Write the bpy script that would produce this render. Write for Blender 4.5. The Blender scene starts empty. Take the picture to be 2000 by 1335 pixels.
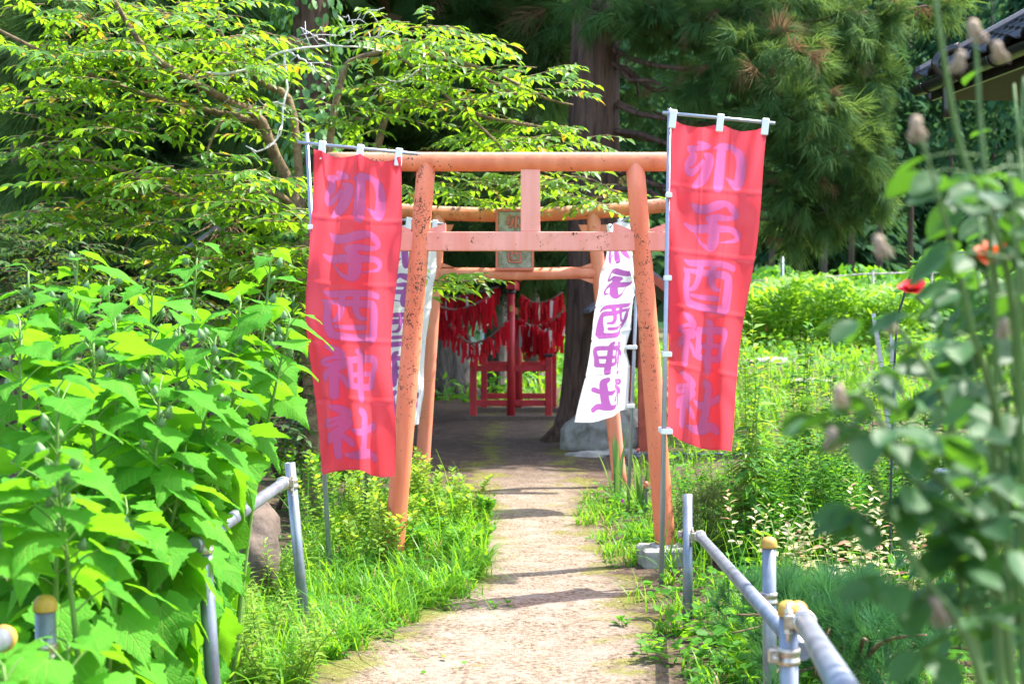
import bpy, math, random
import numpy as np
from mathutils import Vector, Matrix

# ------------------------------------------------------------------ camera, sky, sun, exposure
SC = bpy.context.scene
COL = SC.collection
F = 2778.0            # focal length in photo pixels (2000 px wide, 50 mm on 36 mm)
EYE = 1.48            # camera height
HOR = 620.0           # horizon row in the photo
cam_d = bpy.data.cameras.new('camera')
cam = bpy.data.objects.new('camera', cam_d)
COL.objects.link(cam)
cam.location = (0, 0, EYE)
cam.rotation_euler = (math.radians(90), 0, 0)
cam_d.sensor_width = 36
cam_d.lens = 50.0
cam_d.shift_y = -(667.5 - HOR) / 2000.0
cam_d.clip_start = 0.05
cam_d.clip_end = 2000
cam_d.dof.use_dof = True
cam_d.dof.focus_distance = 7.0
cam_d.dof.aperture_fstop = 4.5
SC.camera = cam

SUN_AZ, SUN_EL = math.radians(68), math.radians(59)
world = bpy.data.worlds.new('World')
SC.world = world
world.use_nodes = True
wn = world.node_tree
bg = wn.nodes['Background']
sky = wn.nodes.new('ShaderNodeTexSky')
sky.sky_type = 'NISHITA'
sky.sun_disc = False
sky.sun_elevation = SUN_EL
sky.sun_rotation = SUN_AZ
sky.air_density = 1.0
sky.dust_density = 2.0
wn.links.new(sky.outputs[0], bg.inputs[0])
bg.inputs[1].default_value = 0.15
sun_d = bpy.data.lights.new('sun', 'SUN')
sun_d.energy = 3.0
sun_d.angle = math.radians(0.55)
sun_d.color = (1.0, 0.95, 0.86)
sun = bpy.data.objects.new('sun', sun_d)
COL.objects.link(sun)
SUNV = Vector((math.sin(SUN_AZ) * math.cos(SUN_EL), math.cos(SUN_AZ) * math.cos(SUN_EL), math.sin(SUN_EL)))
sun.rotation_euler = SUNV.to_track_quat('Z', 'Y').to_euler()
sun.location = (12, 12, 20)
SC.view_settings.view_transform = 'Standard'
SC.view_settings.look = 'None'
SC.view_settings.gamma = 1
SC.view_settings.use_curve_mapping = False
SC.view_settings.exposure = 2.25
SC.cycles.use_denoising = True
SC.cycles.max_bounces = 8
SC.cycles.diffuse_bounces = 4
SC.cycles.glossy_bounces = 3
SC.cycles.transmission_bounces = 6
SC.cycles.transparent_max_bounces = 12
SC.cycles.sample_clamp_indirect = 8

rng = np.random.default_rng(7)
R = random.Random(11)

# ------------------------------------------------------------------ helpers
def W(px, py, d):
    """photo pixel at a known distance d along the path -> point"""
    return Vector(((px - 1000.0) / F * d, d, EYE - (py - HOR) / F * d))

def hz(x, y):
    """height of the ground"""
    def ss(a, b, t):
        t = np.clip((t - a) / (b - a), 0, 1)
        return t * t * (3 - 2 * t)
    z = 0.75 * ss(11, 34, y) * ss(1.8, 5.0, x)
    z = z + 0.35 * ss(22, 60, y) * (1 - ss(1.8, 5.0, x))
    off = np.clip((np.abs(np.asarray(x) - 0.1) - 0.55) / 0.8, 0, 1)
    z = z + off * (0.03 * np.sin(2.1 * x + 0.7 * y) + 0.025 * np.sin(1.3 * y - 1.7 * x))
    z = z + 0.008 * np.sin(5.3 * x + 1.1) * np.sin(3.7 * y)
    return z

def HZ(x, y):
    return float(hz(np.float64(x), np.float64(y)))

def Gp(px, py):
    d = F * EYE / (py - HOR)
    p = W(px, py, d)
    return Vector((p.x, d, HZ(p.x, d)))

def tag(o, label=None, cat=None, group=None, kind=None):
    if label: o['label'] = label
    if cat: o['category'] = cat
    if group: o['group'] = group
    if kind: o['kind'] = kind
    return o

def thing(name, label, cat, loc=(0, 0, 0), group=None, rotz=0.0):
    o = bpy.data.objects.new(name, None)
    o.empty_display_size = 0.1
    COL.objects.link(o)
    o.location = loc
    o.rotation_euler = (0, 0, rotz)
    return tag(o, label, cat, group)

def link(name, me, parent=None, mat=None):
    o = bpy.data.objects.new(name, me)
    COL.objects.link(o)
    if mat is not None and not me.materials:
        me.materials.append(mat)
    if parent is not None:
        o.parent = parent
        # shapes are built in world space; this keeps them there whatever the parent's place
        if parent.parent is None:
            o.matrix_parent_inverse = Matrix.LocRotScale(parent.location, parent.rotation_euler, None).inverted()
    return o

class MB:
    """collects shapes; build() links them as one mesh"""
    def __init__(s):
        s.v, s.f, s.sm, s.n = [], [], [], 0
    def add(s, verts, faces, smooth=False):
        b = s.n
        s.v.extend([tuple(p) for p in verts])
        s.f.extend([tuple(i + b for i in f) for f in faces])
        s.sm.extend([smooth] * len(faces))
        s.n += len(verts)
        return s
    def box(s, c, size, rot=None, bev=0.0, taper=1.0):
        hx, hy, hzz = size[0] / 2, size[1] / 2, size[2] / 2
        if bev <= 0:
            P = [(-hx, -hy, -hzz), (hx, -hy, -hzz), (hx, hy, -hzz), (-hx, hy, -hzz),
                 (-hx * taper, -hy * taper, hzz), (hx * taper, -hy * taper, hzz), (hx * taper, hy * taper, hzz), (-hx * taper, hy * taper, hzz)]
            Fc = [(0, 3, 2, 1), (4, 5, 6, 7), (0, 1, 5, 4), (1, 2, 6, 5), (2, 3, 7, 6), (3, 0, 4, 7)]
        else:
            P, Fc = [], []
            def ring(ix, iy, z):
                k = len(P)
                P.extend([(-ix + 0, -iy, z), (ix, -iy, z), (ix, iy, z), (-ix, iy, z)])
                return k
            b = bev
            def oct_(ix, iy, z):
                k = len(P)
                P.extend([(-ix + b, -iy, z), (ix - b, -iy, z), (ix, -iy + b, z), (ix, iy - b, z),
                          (ix - b, iy, z), (-ix + b, iy, z), (-ix, iy - b, z), (-ix, -iy + b, z)])
                return k
            r0 = oct_(hx - b, hy - b, -hzz); r1 = oct_(hx, hy, -hzz + b); r2 = oct_(hx, hy, hzz - b); r3 = oct_(hx - b, hy - b, hzz)
            for a, c2 in ((r0, r1), (r1, r2), (r2, r3)):
                for i in range(8):
                    j = (i + 1) % 8
                    Fc.append((a + i, a + j, c2 + j, c2 + i))
            Fc.append(tuple(r0 + i for i in reversed(range(8))))
            Fc.append(tuple(r3 + i for i in range(8)))
        M = rot if rot is not None else Matrix()
        c = Vector(c)
        return s.add([c + (M.to_3x3() @ Vector(p)) for p in P], Fc)
    def bar(s, a, b, w, h, bev=0.0, roll=0.0):
        """rectangular bar from a to b; h is measured along the up-ish direction"""
        a, b = Vector(a), Vector(b)
        d = b - a
        q = frame_from(d, roll)
        return s.box((a + b) / 2, (d.length, w, h), q.to_4x4(), bev)
    def tube(s, pts, rad, n=10, cap=True, smooth=True, wob=None):
        pts = [Vector(p) for p in pts]
        m = len(pts)
        if not hasattr(rad, '__len__'):
            rad = [rad] * m
        V, Fc = [], []
        prev = None
        for i, p in enumerate(pts):
            t = (pts[min(i + 1, m - 1)] - pts[max(i - 1, 0)])
            if t.length < 1e-9: t = Vector((0, 0, 1))
            t.normalize()
            if prev is None:
                ref = Vector((0, 0, 1)) if abs(t.z) < 0.9 else Vector((1, 0, 0))
                u = t.cross(ref).normalized()
            else:
                u = (prev - t * prev.dot(t)).normalized()
            prev = u
            w = t.cross(u)
            for k in range(n):
                a = 2 * math.pi * k / n
                r = rad[i]
                if wob is not None: r *= wob(i / max(1, m - 1), a)
                V.append(p + (u * math.cos(a) + w * math.sin(a)) * r)
        for i in range(m - 1):
            for k in range(n):
                k2 = (k + 1) % n
                Fc.append((i * n + k, i * n + k2, (i + 1) * n + k2, (i + 1) * n + k))
        s.add(V, Fc, smooth)
        if cap:
            b = s.n - m * n
            s.f.append(tuple(b + k for k in reversed(range(n)))); s.sm.append(False)
            s.f.append(tuple(b + (m - 1) * n + k for k in range(n))); s.sm.append(False)
        return s
    def lathe(s, c, prof, n=16, axis=None, smooth=True):
        """prof: list of (r, h) along axis from c"""
        axis = Vector(axis or (0, 0, 1)).normalized()
        c = Vector(c)
        return s.tube_raw([c + axis * h for r, h in prof], [max(r, 1e-4) for r, h in prof], axis, n, smooth)
    def tube_raw(s, pts, rad, axis, n, smooth):
        ref = Vector((0, 0, 1)) if abs(axis.z) < 0.9 else Vector((1, 0, 0))
        u = axis.cross(ref).normalized(); w = axis.cross(u)
        V, Fc = [], []
        for p, r in zip(pts, rad):
            for k in range(n):
                a = 2 * math.pi * k / n
                V.append(p + (u * math.cos(a) + w * math.sin(a)) * r)
        for i in range(len(pts) - 1):
            for k in range(n):
                k2 = (k + 1) % n
                Fc.append((i * n + k, i * n + k2, (i + 1) * n + k2, (i + 1) * n + k))
        Fc.append(tuple(reversed(range(n)))); Fc.append(tuple((len(pts) - 1) * n + k for k in range(n)))
        return s.add(V, Fc, smooth)
    def mesh(s, name, mat=None):
        me = bpy.data.meshes.new(name)
        me.from_pydata([tuple(v) for v in s.v], [], s.f)
        me.polygons.foreach_set('use_smooth', s.sm)
        if mat is not None: me.materials.append(mat)
        me.update()
        return me
    def build(s, name, mat=None, parent=None):
        return link(name, s.mesh(name, mat), parent)

def frame_from(d, roll=0.0):
    """rotation whose x runs along d and whose z points up as far as it can"""
    x = Vector(d).normalized()
    up = Vector((0, 0, 1)) if abs(x.z) < 0.98 else Vector((0, -1, 0))
    y = up.cross(x).normalized()
    z = x.cross(y)
    if roll:
        y2 = y * math.cos(roll) + z * math.sin(roll); z = -y * math.sin(roll) + z * math.cos(roll); y = y2
    return Matrix((x, y, z)).transposed()

def np_mesh(name, V, Fq, mat=None, smooth=False, attrs=None):
    """fast mesh from arrays; Fq is (m,k) of one polygon size"""
    V = np.ascontiguousarray(V, dtype=np.float32); Fq = np.ascontiguousarray(Fq, dtype=np.int32)
    me = bpy.data.meshes.new(name)
    m, k = Fq.shape
    me.vertices.add(len(V)); me.vertices.foreach_set('co', V.ravel())
    me.loops.add(m * k); me.loops.foreach_set('vertex_index', Fq.ravel())
    me.polygons.add(m)
    me.polygons.foreach_set('loop_start', np.arange(0, m * k, k, dtype=np.int32))
    me.polygons.foreach_set('loop_total', np.full(m, k, dtype=np.int32))
    if smooth: me.polygons.foreach_set('use_smooth', np.ones(m, dtype=bool))
    for an, av in (attrs or {}).items():
        at = me.attributes.new(an, 'FLOAT', 'POINT')
        at.data.foreach_set('value', np.ascontiguousarray(av, dtype=np.float32))
    if mat is not None: me.materials.append(mat)
    me.update(calc_edges=True)
    return me

def norm(a):
    return a / np.maximum(np.linalg.norm(a, axis=-1, keepdims=True), 1e-9)

def scatter(tv, tf, P, X, Z, S, rnd=None):
    """copies of a small template: local x along X, local z along Z (made square to X)"""
    P, X, Z = np.asarray(P, float), norm(np.asarray(X, float)), np.asarray(Z, float)
    S = np.asarray(S, float)
    Y = norm(np.cross(Z, X)); Z = np.cross(X, Y)
    if S.ndim == 1: S = np.stack([S, S, S], 1)
    N, n = len(P), len(tv)
    tv = np.asarray(tv, float)
    V = P[:, None, :] + (tv[None, :, 0] * S[:, 0:1])[:, :, None] * X[:, None, :] + (tv[None, :, 1] * S[:, 1:2])[:, :, None] * Y[:, None, :] + (tv[None, :, 2] * S[:, 2:3])[:, :, None] * Z[:, None, :]
    Fc = (np.asarray(tf)[None] + (np.arange(N) * n)[:, None, None]).reshape(-1, np.asarray(tf).shape[1])
    r = np.repeat(rng.random(N) if rnd is None else rnd, n)
    return V.reshape(-1, 3), Fc, r

class Bag:
    """collects scatter() results of one polygon size"""
    def __init__(s): s.V, s.F, s.r, s.n = [], [], [], 0
    def put(s, V, Fc, r):
        s.V.append(V); s.F.append(Fc + s.n); s.r.append(r); s.n += len(V)
    def build(s, name, mat, parent=None, kind='stuff', smooth=False):
        me = np_mesh(name, np.concatenate(s.V), np.concatenate(s.F), mat, smooth, {'rnd': np.concatenate(s.r)})
        o = link(name, me, parent)
        if kind: o['kind'] = kind
        return o

def place_mat(p, x, z, s):
    x = Vector(x).normalized(); z = Vector(z)
    y = z.cross(x).normalized(); z = x.cross(y)
    M = Matrix((x * s, y * s, z * s)).transposed().to_4x4()
    M.translation = p
    return M

def smooth_path(pts, n):
    """Catmull-Rom through the points"""
    P = [Vector(p) for p in pts]
    P = [P[0] * 2 - P[1]] + P + [P[-1] * 2 - P[-2]]
    out = []
    segs = len(P) - 3
    for i in range(n):
        t = i / (n - 1) * segs
        k = min(int(t), segs - 1); t -= k
        a, b, c, d = P[k:k + 4]
        out.append(0.5 * ((2 * b) + (c - a) * t + (2 * a - 5 * b + 4 * c - d) * t * t + (3 * b - a - 3 * c + d) * t ** 3))
    return out

# ------------------------------------------------------------------ materials
def new_mat(name):
    m = bpy.data.materials.new(name); m.use_nodes = True
    nt = m.node_tree
    for n in list(nt.nodes): nt.nodes.remove(n)
    out = nt.nodes.new('ShaderNodeOutputMaterial')
    return m, nt, out

def nd(nt, typ, ins=None, **props):
    n = nt.nodes.new('ShaderNode' + typ)
    for k, v in props.items(): setattr(n, k, v)
    for k, v in (ins or {}).items():
        sck = n.inputs[k]
        if isinstance(v, bpy.types.NodeSocket): nt.links.new(v, sck)
        elif isinstance(v, bpy.types.Node): nt.links.new(v.outputs[0], sck)
        else:
            if sck.type == 'RGBA' and len(v) == 3: v = (*v, 1)
            sck.default_value = v
    return n

def ramp(nt, fac, stops, interp='LINEAR'):
    n = nt.nodes.new('ShaderNodeValToRGB')
    n.color_ramp.interpolation = interp
    e = n.color_ramp.elements
    while len(e) < len(stops): e.new(0.5)
    for el, (p, c) in zip(e, stops):
        el.position = p
        el.color = (*c, 1) if len(c) == 3 else c
    nt.links.new(fac if isinstance(fac, bpy.types.NodeSocket) else fac.outputs[0], n.inputs[0])
    return n

def mixc(nt, fac, a, b, mode='MIX'):
    n = nt.nodes.new('ShaderNodeMix'); n.data_type = 'RGBA'; n.blend_type = mode
    for idx, v in ((0, fac), (6, a), (7, b)):
        if isinstance(v, bpy.types.NodeSocket): nt.links.new(v, n.inputs[idx])
        elif isinstance(v, bpy.types.Node): nt.links.new(v.outputs[0], n.inputs[idx])
        else: n.inputs[idx].default_value = v if idx == 0 else ((*v, 1) if len(v) == 3 else v)
    return n.outputs[2]

def math_(nt, op, a, b=None, c=None, clamp=False):
    n = nt.nodes.new('ShaderNodeMath'); n.operation = op; n.use_clamp = clamp
    for i, v in enumerate((a, b, c)):
        if v is None: continue
        if isinstance(v, bpy.types.NodeSocket): nt.links.new(v, n.inputs[i])
        elif isinstance(v, bpy.types.Node): nt.links.new(v.outputs[0], n.inputs[i])
        else: n.inputs[i].default_value = v
    return n.outputs[0]

def noise(nt, vec, scale, detail=4, rough=0.55, dist=0.0):
    ins = {'Scale': scale, 'Detail': detail, 'Roughness': rough, 'Distortion': dist}
    if vec is not None: ins['Vector'] = vec
    return nd(nt, 'TexNoise', ins).outputs[0]

def bump(nt, h, strength=0.3, dist=0.01):
    return nd(nt, 'Bump', {'Height': h, 'Strength': strength, 'Distance': dist}).outputs[0]

def coords(nt, which='Object', scale=None):
    c = nt.nodes.new('ShaderNodeTexCoord').outputs[which]
    if scale:
        c = nd(nt, 'Mapping', {'Vector': c, 'Scale': scale}).outputs[0]
    return c

def geo_pos(nt, scale=None):
    c = nt.nodes.new('ShaderNodeNewGeometry').outputs['Position']
    if scale:
        c = nd(nt, 'Mapping', {'Vector': c, 'Scale': scale}).outputs[0]
    return c

def rnd_socket(nt):
    a = nd(nt, 'Attribute', attribute_name='rnd').outputs['Fac']
    o = nd(nt, 'ObjectInfo').outputs['Random']
    return math_(nt, 'FRACT', math_(nt, 'ADD', a, o))

def leaf_mat(name, c0, c1, trans=(0.3, 0.5, 0.03), tfac=0.45, rough=0.45, spec=0.4, odd=None, patch=0.0):
    """two-tone leaf that lets sunlight through; odd = (share, colour) of yellowed ones"""
    m, nt, out = new_mat(name)
    r = rnd_socket(nt)
    stops = [(0.0, c0), (1.0, c1)]
    base = ramp(nt, r, stops).outputs[0]
    tcol = ramp(nt, r, [(0.0, tuple(x * 0.75 for x in trans)), (1.0, trans)]).outputs[0]
    if odd:
        k = math_(nt, 'GREATER_THAN', math_(nt, 'FRACT', math_(nt, 'MULTIPLY', r, 7.31)), 1 - odd[0])
        base = mixc(nt, k, base, odd[1]); tcol = mixc(nt, k, tcol, odd[1])
    if patch:
        nz = noise(nt, geo_pos(nt), patch, 2)
        base = mixc(nt, math_(nt, 'MULTIPLY', nz, 0.6), base, tuple(x * 0.55 for x in c0))
    p = nd(nt, 'BsdfPrincipled', {'Base Color': base, 'Roughness': rough, 'Specular IOR Level': spec})
    t = nd(nt, 'BsdfTranslucent', {'Color': tcol})
    mx = nd(nt, 'MixShader', {0: tfac, 1: p, 2: t})
    nt.links.new(mx.outputs[0], out.inputs[0])
    return m

def plain_mat(name, col, rough=0.6, metal=0.0, var=0.25, scale=8.0, bmp=0.15, bscale=60.0, spec=0.4, dark=None, co='Object'):
    m, nt, out = new_mat(name)
    c = coords(nt, co)
    n1 = noise(nt, c, scale, 5)
    col2 = dark or tuple(x * (1 - var * 1.6) for x in col)
    base = ramp(nt, n1, [(0.3, col2), (0.65, col)]).outputs[0]
    n2 = noise(nt, c, bscale, 3)
    p = nd(nt, 'BsdfPrincipled', {'Base Color': base, 'Roughness': rough, 'Metallic': metal, 'Specular IOR Level': spec, 'Normal': bump(nt, n2, bmp, 0.01)})
    nt.links.new(p.outputs[0], out.inputs[0])
    return m

def paint_mat(name, col, dark, rust_amt=0.5, top_dirt=False, spotscale=70.0):
    """weathered vermilion pipe paint: chalky fading, rust specks, grime on weathered tops"""
    m, nt, out = new_mat(name)
    c = coords(nt)
    big = noise(nt, c, 2.2, 4)
    fade = noise(nt, coords(nt, 'Object', (9, 9, 1.2)), 1.0, 4)
    base = ramp(nt, fade, [(0.3, dark), (0.55, col), (0.8, tuple(min(1, x * 1.12 + 0.05) for x in col))]).outputs[0]
    sp = noise(nt, c, spotscale, 3, 0.65)
    sp2 = noise(nt, c, spotscale * 0.22, 5, 0.7)
    dens = math_(nt, 'MULTIPLY_ADD', big, 0.26, math_(nt, 'MULTIPLY_ADD', fade, 0.16, math_(nt, 'MULTIPLY', sp2, 0.36)))
    mask = ramp(nt, math_(nt, 'MULTIPLY_ADD', sp, 0.42, dens), [(0.705 - 0.05 * rust_amt, (0, 0, 0)), (0.73 - 0.05 * rust_amt, (1, 1, 1))]).outputs[0]
    halo = ramp(nt, dens, [(0.40, (0, 0, 0)), (0.56, (1, 1, 1))]).outputs[0]
    base = mixc(nt, math_(nt, 'MULTIPLY', halo, 0.55), base, (0.62, 0.22, 0.07))
    if top_dirt:
        nz = nd(nt, 'SeparateXYZ', {0: nd(nt, 'NewGeometry').outputs['Normal']}).outputs[2]
        gn = noise(nt, c, 22, 5, 0.7)
        k = ramp(nt, math_(nt, 'ADD', math_(nt, 'MULTIPLY', nz, 0.5), math_(nt, 'MULTIPLY', gn, 0.6)), [(0.44, (0, 0, 0)), (0.60, (1, 1, 1))]).outputs[0]
        base = mixc(nt, math_(nt, 'MULTIPLY', k, 0.85), base, (0.26, 0.15, 0.09))
        gn2 = noise(nt, c, 30, 4, 0.7)
        k2 = ramp(nt, math_(nt, 'ADD', math_(nt, 'MULTIPLY', nz, 0.45), math_(nt, 'MULTIPLY', gn2, 0.55)), [(0.62, (0, 0, 0)), (0.72, (1, 1, 1))]).outputs[0]
        base = mixc(nt, math_(nt, 'MULTIPLY', k2, 0.7), base, (0.62, 0.48, 0.30))
    base = mixc(nt, mask, base, (0.09, 0.035, 0.025))
    h = math_(nt, 'SUBTRACT', math_(nt, 'MULTIPLY', sp2, 0.2), mask)
    p = nd(nt, 'BsdfPrincipled', {'Base Color': base, 'Roughness': 0.55, 'Specular IOR Level': 0.3, 'Normal': bump(nt, h, 0.35, 0.004)})
    nt.links.new(p.outputs[0], out.inputs[0])
    return m

def cloth_mat(name, col, ink, tfac=0.55, through=0.06, seam=None):
    m, nt, out = new_mat(name)
    a = nd(nt, 'Attribute', attribute_name='ink').outputs['Fac']
    k = nd(nt, 'MapRange', {'Value': a, 'From Min': -0.0012, 'From Max': 0.0012}).outputs[0]
    hem = nd(nt, 'Attribute', attribute_name='hem').outputs['Fac']
    base = mixc(nt, k, ink, col)
    edge = math_(nt, 'LESS_THAN', math_(nt, 'ABSOLUTE', a), 0.0022)
    base = mixc(nt, math_(nt, 'MULTIPLY', edge, 0.35), base, tuple(x * 0.6 for x in ink))
    hk = math_(nt, 'LESS_THAN', hem, 0.010)
    base = mixc(nt, math_(nt, 'MULTIPLY', hk, 0.5), base, tuple(x * 0.75 for x in col))
    wv = nd(nt, 'TexWave', {'Vector': coords(nt), 'Scale': 300.0, 'Distortion': 1.0})
    n = bump(nt, noise(nt, coords(nt), 14, 3), 0.12, 0.02)
    p = nd(nt, 'BsdfPrincipled', {'Base Color': base, 'Roughness': 0.36, 'Specular IOR Level': 0.5, 'Normal': n, 'Sheen Weight': 0.15})
    t = nd(nt, 'BsdfTranslucent', {'Color': base})
    mx = nd(nt, 'MixShader', {0: tfac, 1: p, 2: t})
    tr = nd(nt, 'BsdfTransparent', {'Color': base})
    mx2 = nd(nt, 'MixShader', {0: through, 1: mx, 2: tr})
    nt.links.new(mx2.outputs[0], out.inputs[0])
    return m

def bark_mat(name, c0, c1, zs=0.12, xs=1.0, scale=14.0, strength=0.8):
    m, nt, out = new_mat(name)
    v = geo_pos(nt, (xs, xs, zs))
    n1 = noise(nt, v, scale, 6, 0.65, 0.6)
    n2 = noise(nt, geo_pos(nt), 2.5, 4)
    base = ramp(nt, n1, [(0.32, c0), (0.62, c1)]).outputs[0]
    base = mixc(nt, math_(nt, 'MULTIPLY', n2, 0.35), base, tuple(x * 0.6 for x in c0))
    p = nd(nt, 'BsdfPrincipled', {'Base Color': base, 'Roughness': 0.85, 'Specular IOR Level': 0.2, 'Normal': bump(nt, n1, strength, 0.03)})
    nt.links.new(p.outputs[0], out.inputs[0])
    return m

def metal_mat():
    m, nt, out = new_mat('galvanised_pipe')
    c = coords(nt)
    n = noise(nt, c, 9, 5, 0.6); n2 = noise(nt, coords(nt, 'Object', (1, 1, 0.15)), 60, 3)
    base = ramp(nt, n, [(0.3, (0.14, 0.16, 0.20)), (0.7, (0.29, 0.32, 0.365))]).outputs[0]
    rn = noise(nt, c, 25, 5, 0.7)
    rk = ramp(nt, rn, [(0.64, (0, 0, 0)), (0.72, (1, 1, 1))]).outputs[0]
    base = mixc(nt, math_(nt, 'MULTIPLY', rk, 0.7), base, (0.20, 0.09, 0.045))
    p = nd(nt, 'BsdfPrincipled', {'Base Color': base, 'Metallic': 0.55, 'Roughness': ramp(nt, n2, [(0.3, (0.36,) * 3), (0.7, (0.55,) * 3)]).outputs[0], 'Normal': bump(nt, n, 0.06, 0.01)})
    nt.links.new(p.outputs[0], out.inputs[0])
    return m

M = {}
M['torii'] = paint_mat('faded_vermilion_paint', (0.78, 0.245, 0.125), (0.68, 0.165, 0.07), 1.0, False, 105.0)
M['torii_smooth'] = paint_mat('vermilion_paint_sound', (0.84, 0.36, 0.27), (0.78, 0.27, 0.18), 0.25)
M['torii_top'] = paint_mat('weathered_vermilion_beam', (0.74, 0.24, 0.11), (0.62, 0.16, 0.07), 0.6, True)
M['torii2'] = paint_mat('vermilion_paint_second', (0.78, 0.27, 0.17), (0.68, 0.19, 0.10), 0.05)
M['red_wood'] = plain_mat('red_lacquered_wood', (0.50, 0.028, 0.035), 0.5, var=0.22, scale=5)
M['black_cap'] = plain_mat('black_sheet_metal', (0.03, 0.033, 0.038), 0.5)
M['gold'] = plain_mat('brass_plate', (0.45, 0.28, 0.06), 0.4, 0.5)
M['old_wood'] = plain_mat('weathered_timber', (0.16, 0.11, 0.08), 0.8, scale=20)
M['pipe'] = metal_mat()
M['yellow_cap'] = plain_mat('yellow_plastic_cap', (0.58, 0.34, 0.05), 0.55, scale=30, dark=(0.36, 0.18, 0.05))
M['clamp'] = plain_mat('zinc_clamp', (0.60, 0.56, 0.50), 0.35, 0.8, scale=40, dark=(0.35, 0.28, 0.2))
M['pole'] = plain_mat('banner_pole_enamel', (0.36, 0.39, 0.45), 0.32, 0.5, 0.1)
M['white_clip'] = plain_mat('white_nylon', (0.80, 0.80, 0.78), 0.5, var=0.05)
M['concrete'] = plain_mat('mossy_concrete', (0.42, 0.40, 0.38), 0.9, scale=9, dark=(0.16, 0.15, 0.12), bmp=0.5)
M['plaque'] = plain_mat('grey_cast_plaque', (0.40, 0.37, 0.29), 0.8, scale=14, dark=(0.20, 0.18, 0.11), bmp=0.4)
M['stone'] = plain_mat('grey_boulder', (0.36, 0.34, 0.30), 0.95, scale=6, dark=(0.12, 0.115, 0.085), bmp=0.9, bscale=18)
M['brown_stone'] = plain_mat('brown_boulder', (0.17, 0.125, 0.095), 0.95, scale=9, dark=(0.045, 0.035, 0.028), bmp=1.0, bscale=22)
M['bark'] = bark_mat('cedar_bark', (0.035, 0.022, 0.018), (0.17, 0.10, 0.072))
M['bark_grey'] = bark_mat('grey_cedar_bark', (0.03, 0.026, 0.024), (0.16, 0.13, 0.115))
M['cherry_bark'] = bark_mat('cherry_bark', (0.09, 0.06, 0.035), (0.30, 0.21, 0.12), zs=1.0, scale=20, strength=0.4)
M['dead_wood'] = bark_mat('bleached_dead_wood', (0.48, 0.45, 0.42), (0.74, 0.72, 0.70), zs=1.0, scale=30, strength=0.3)
M['cherry_leaf'] = leaf_mat('cherry_leaf', (0.04, 0.14, 0.012), (0.085, 0.22, 0.018), (0.36, 0.64, 0.02), 0.5, 0.45, 0.35, odd=(0.03, (0.5, 0.33, 0.02)))
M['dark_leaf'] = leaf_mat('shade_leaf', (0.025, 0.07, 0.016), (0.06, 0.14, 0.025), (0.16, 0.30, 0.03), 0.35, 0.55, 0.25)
M['ivy_leaf'] = leaf_mat('ivy_leaf', (0.03, 0.12, 0.02), (0.07, 0.2, 0.03), (0.2, 0.45, 0.04), 0.3, 0.4, 0.5)
M['mallow_leaf'] = leaf_mat('rosemallow_leaf', (0.05, 0.24, 0.014), (0.09, 0.33, 0.024), (0.23, 0.60, 0.015), 0.45, 0.65, 0.15)
def add_veins(m):
    nt = m.node_tree
    c = nd(nt, 'SeparateXYZ', {0: coords(nt)}); x, y = c.outputs[0], math_(nt, 'ABSOLUTE', c.outputs[1])
    d = y
    for x0, k in ((0.0, 1.5), (0.02, 0.62), (0.25, 0.62), (0.42, 0.6), (0.58, 0.58)):
        e = math_(nt, 'ABSOLUTE', math_(nt, 'SUBTRACT', y, math_(nt, 'MULTIPLY', math_(nt, 'SUBTRACT', x, x0), k)))
        d = math_(nt, 'MINIMUM', d, math_(nt, 'ADD', e, math_(nt, 'MULTIPLY', math_(nt, 'LESS_THAN', x, x0), 1.0)))
    v = nd(nt, 'MapRange', {'Value': d, 'From Min': 0.004, 'From Max': 0.014, 'To Min': 0.55, 'To Max': 0.0}).outputs[0]
    blot = ramp(nt, noise(nt, coords(nt), 7, 4, 0.7), [(0.68, (0, 0, 0)), (0.78, (1, 1, 1))]).outputs[0]
    p = [n for n in nt.nodes if n.type == 'BSDF_PRINCIPLED'][0]; t = [n for n in nt.nodes if n.type == 'BSDF_TRANSLUCENT'][0]
    for n, k, col in ((p, 'Base Color', (0.26, 0.42, 0.07)), (t, 'Color', (0.16, 0.40, 0.02))):
        src = n.inputs[k].links[0].from_socket
        o = mixc(nt, v, src, col)
        o = mixc(nt, math_(nt, 'MULTIPLY', blot, 0.35), o, (0.22, 0.30, 0.04))
        nt.links.new(o, n.inputs[k])
    h = math_(nt, 'ADD', math_(nt, 'MULTIPLY', v, -1.0), math_(nt, 'MULTIPLY', noise(nt, coords(nt), 26, 3), 0.5))
    nt.links.new(bump(nt, h, 0.5, 0.02), p.inputs['Normal'])
add_veins(M['mallow_leaf'])
M['mallow_stem'] = leaf_mat('rosemallow_stem', (0.14, 0.26, 0.05), (0.16, 0.30, 0.06), (0.3, 0.5, 0.05), 0.2)
M['bud'] = leaf_mat('rosemallow_bud', (0.16, 0.28, 0.11), (0.22, 0.34, 0.16), (0.3, 0.45, 0.15), 0.2, 0.6)
M['rose_leaf'] = leaf_mat('rose_leaf', (0.012, 0.060, 0.018), (0.034, 0.11, 0.028), (0.16, 0.42, 0.02), 0.28, 0.55, 0.3)
M['rose_cane'] = plain_mat('rose_cane', (0.10, 0.19, 0.045), 0.6)
M['dry'] = plain_mat('dried_sepals', (0.36, 0.27, 0.18), 0.8, scale=30)
M['red_petal'] = leaf_mat('crimson_petal', (0.50, 0.006, 0.02), (0.65, 0.012, 0.035), (0.7, 0.01, 0.03), 0.3, 0.6)
M['orange_petal'] = leaf_mat('scarlet_orange_petal', (0.62, 0.05, 0.012), (0.75, 0.12, 0.02), (0.8, 0.12, 0.02), 0.35, 0.6)
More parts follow.
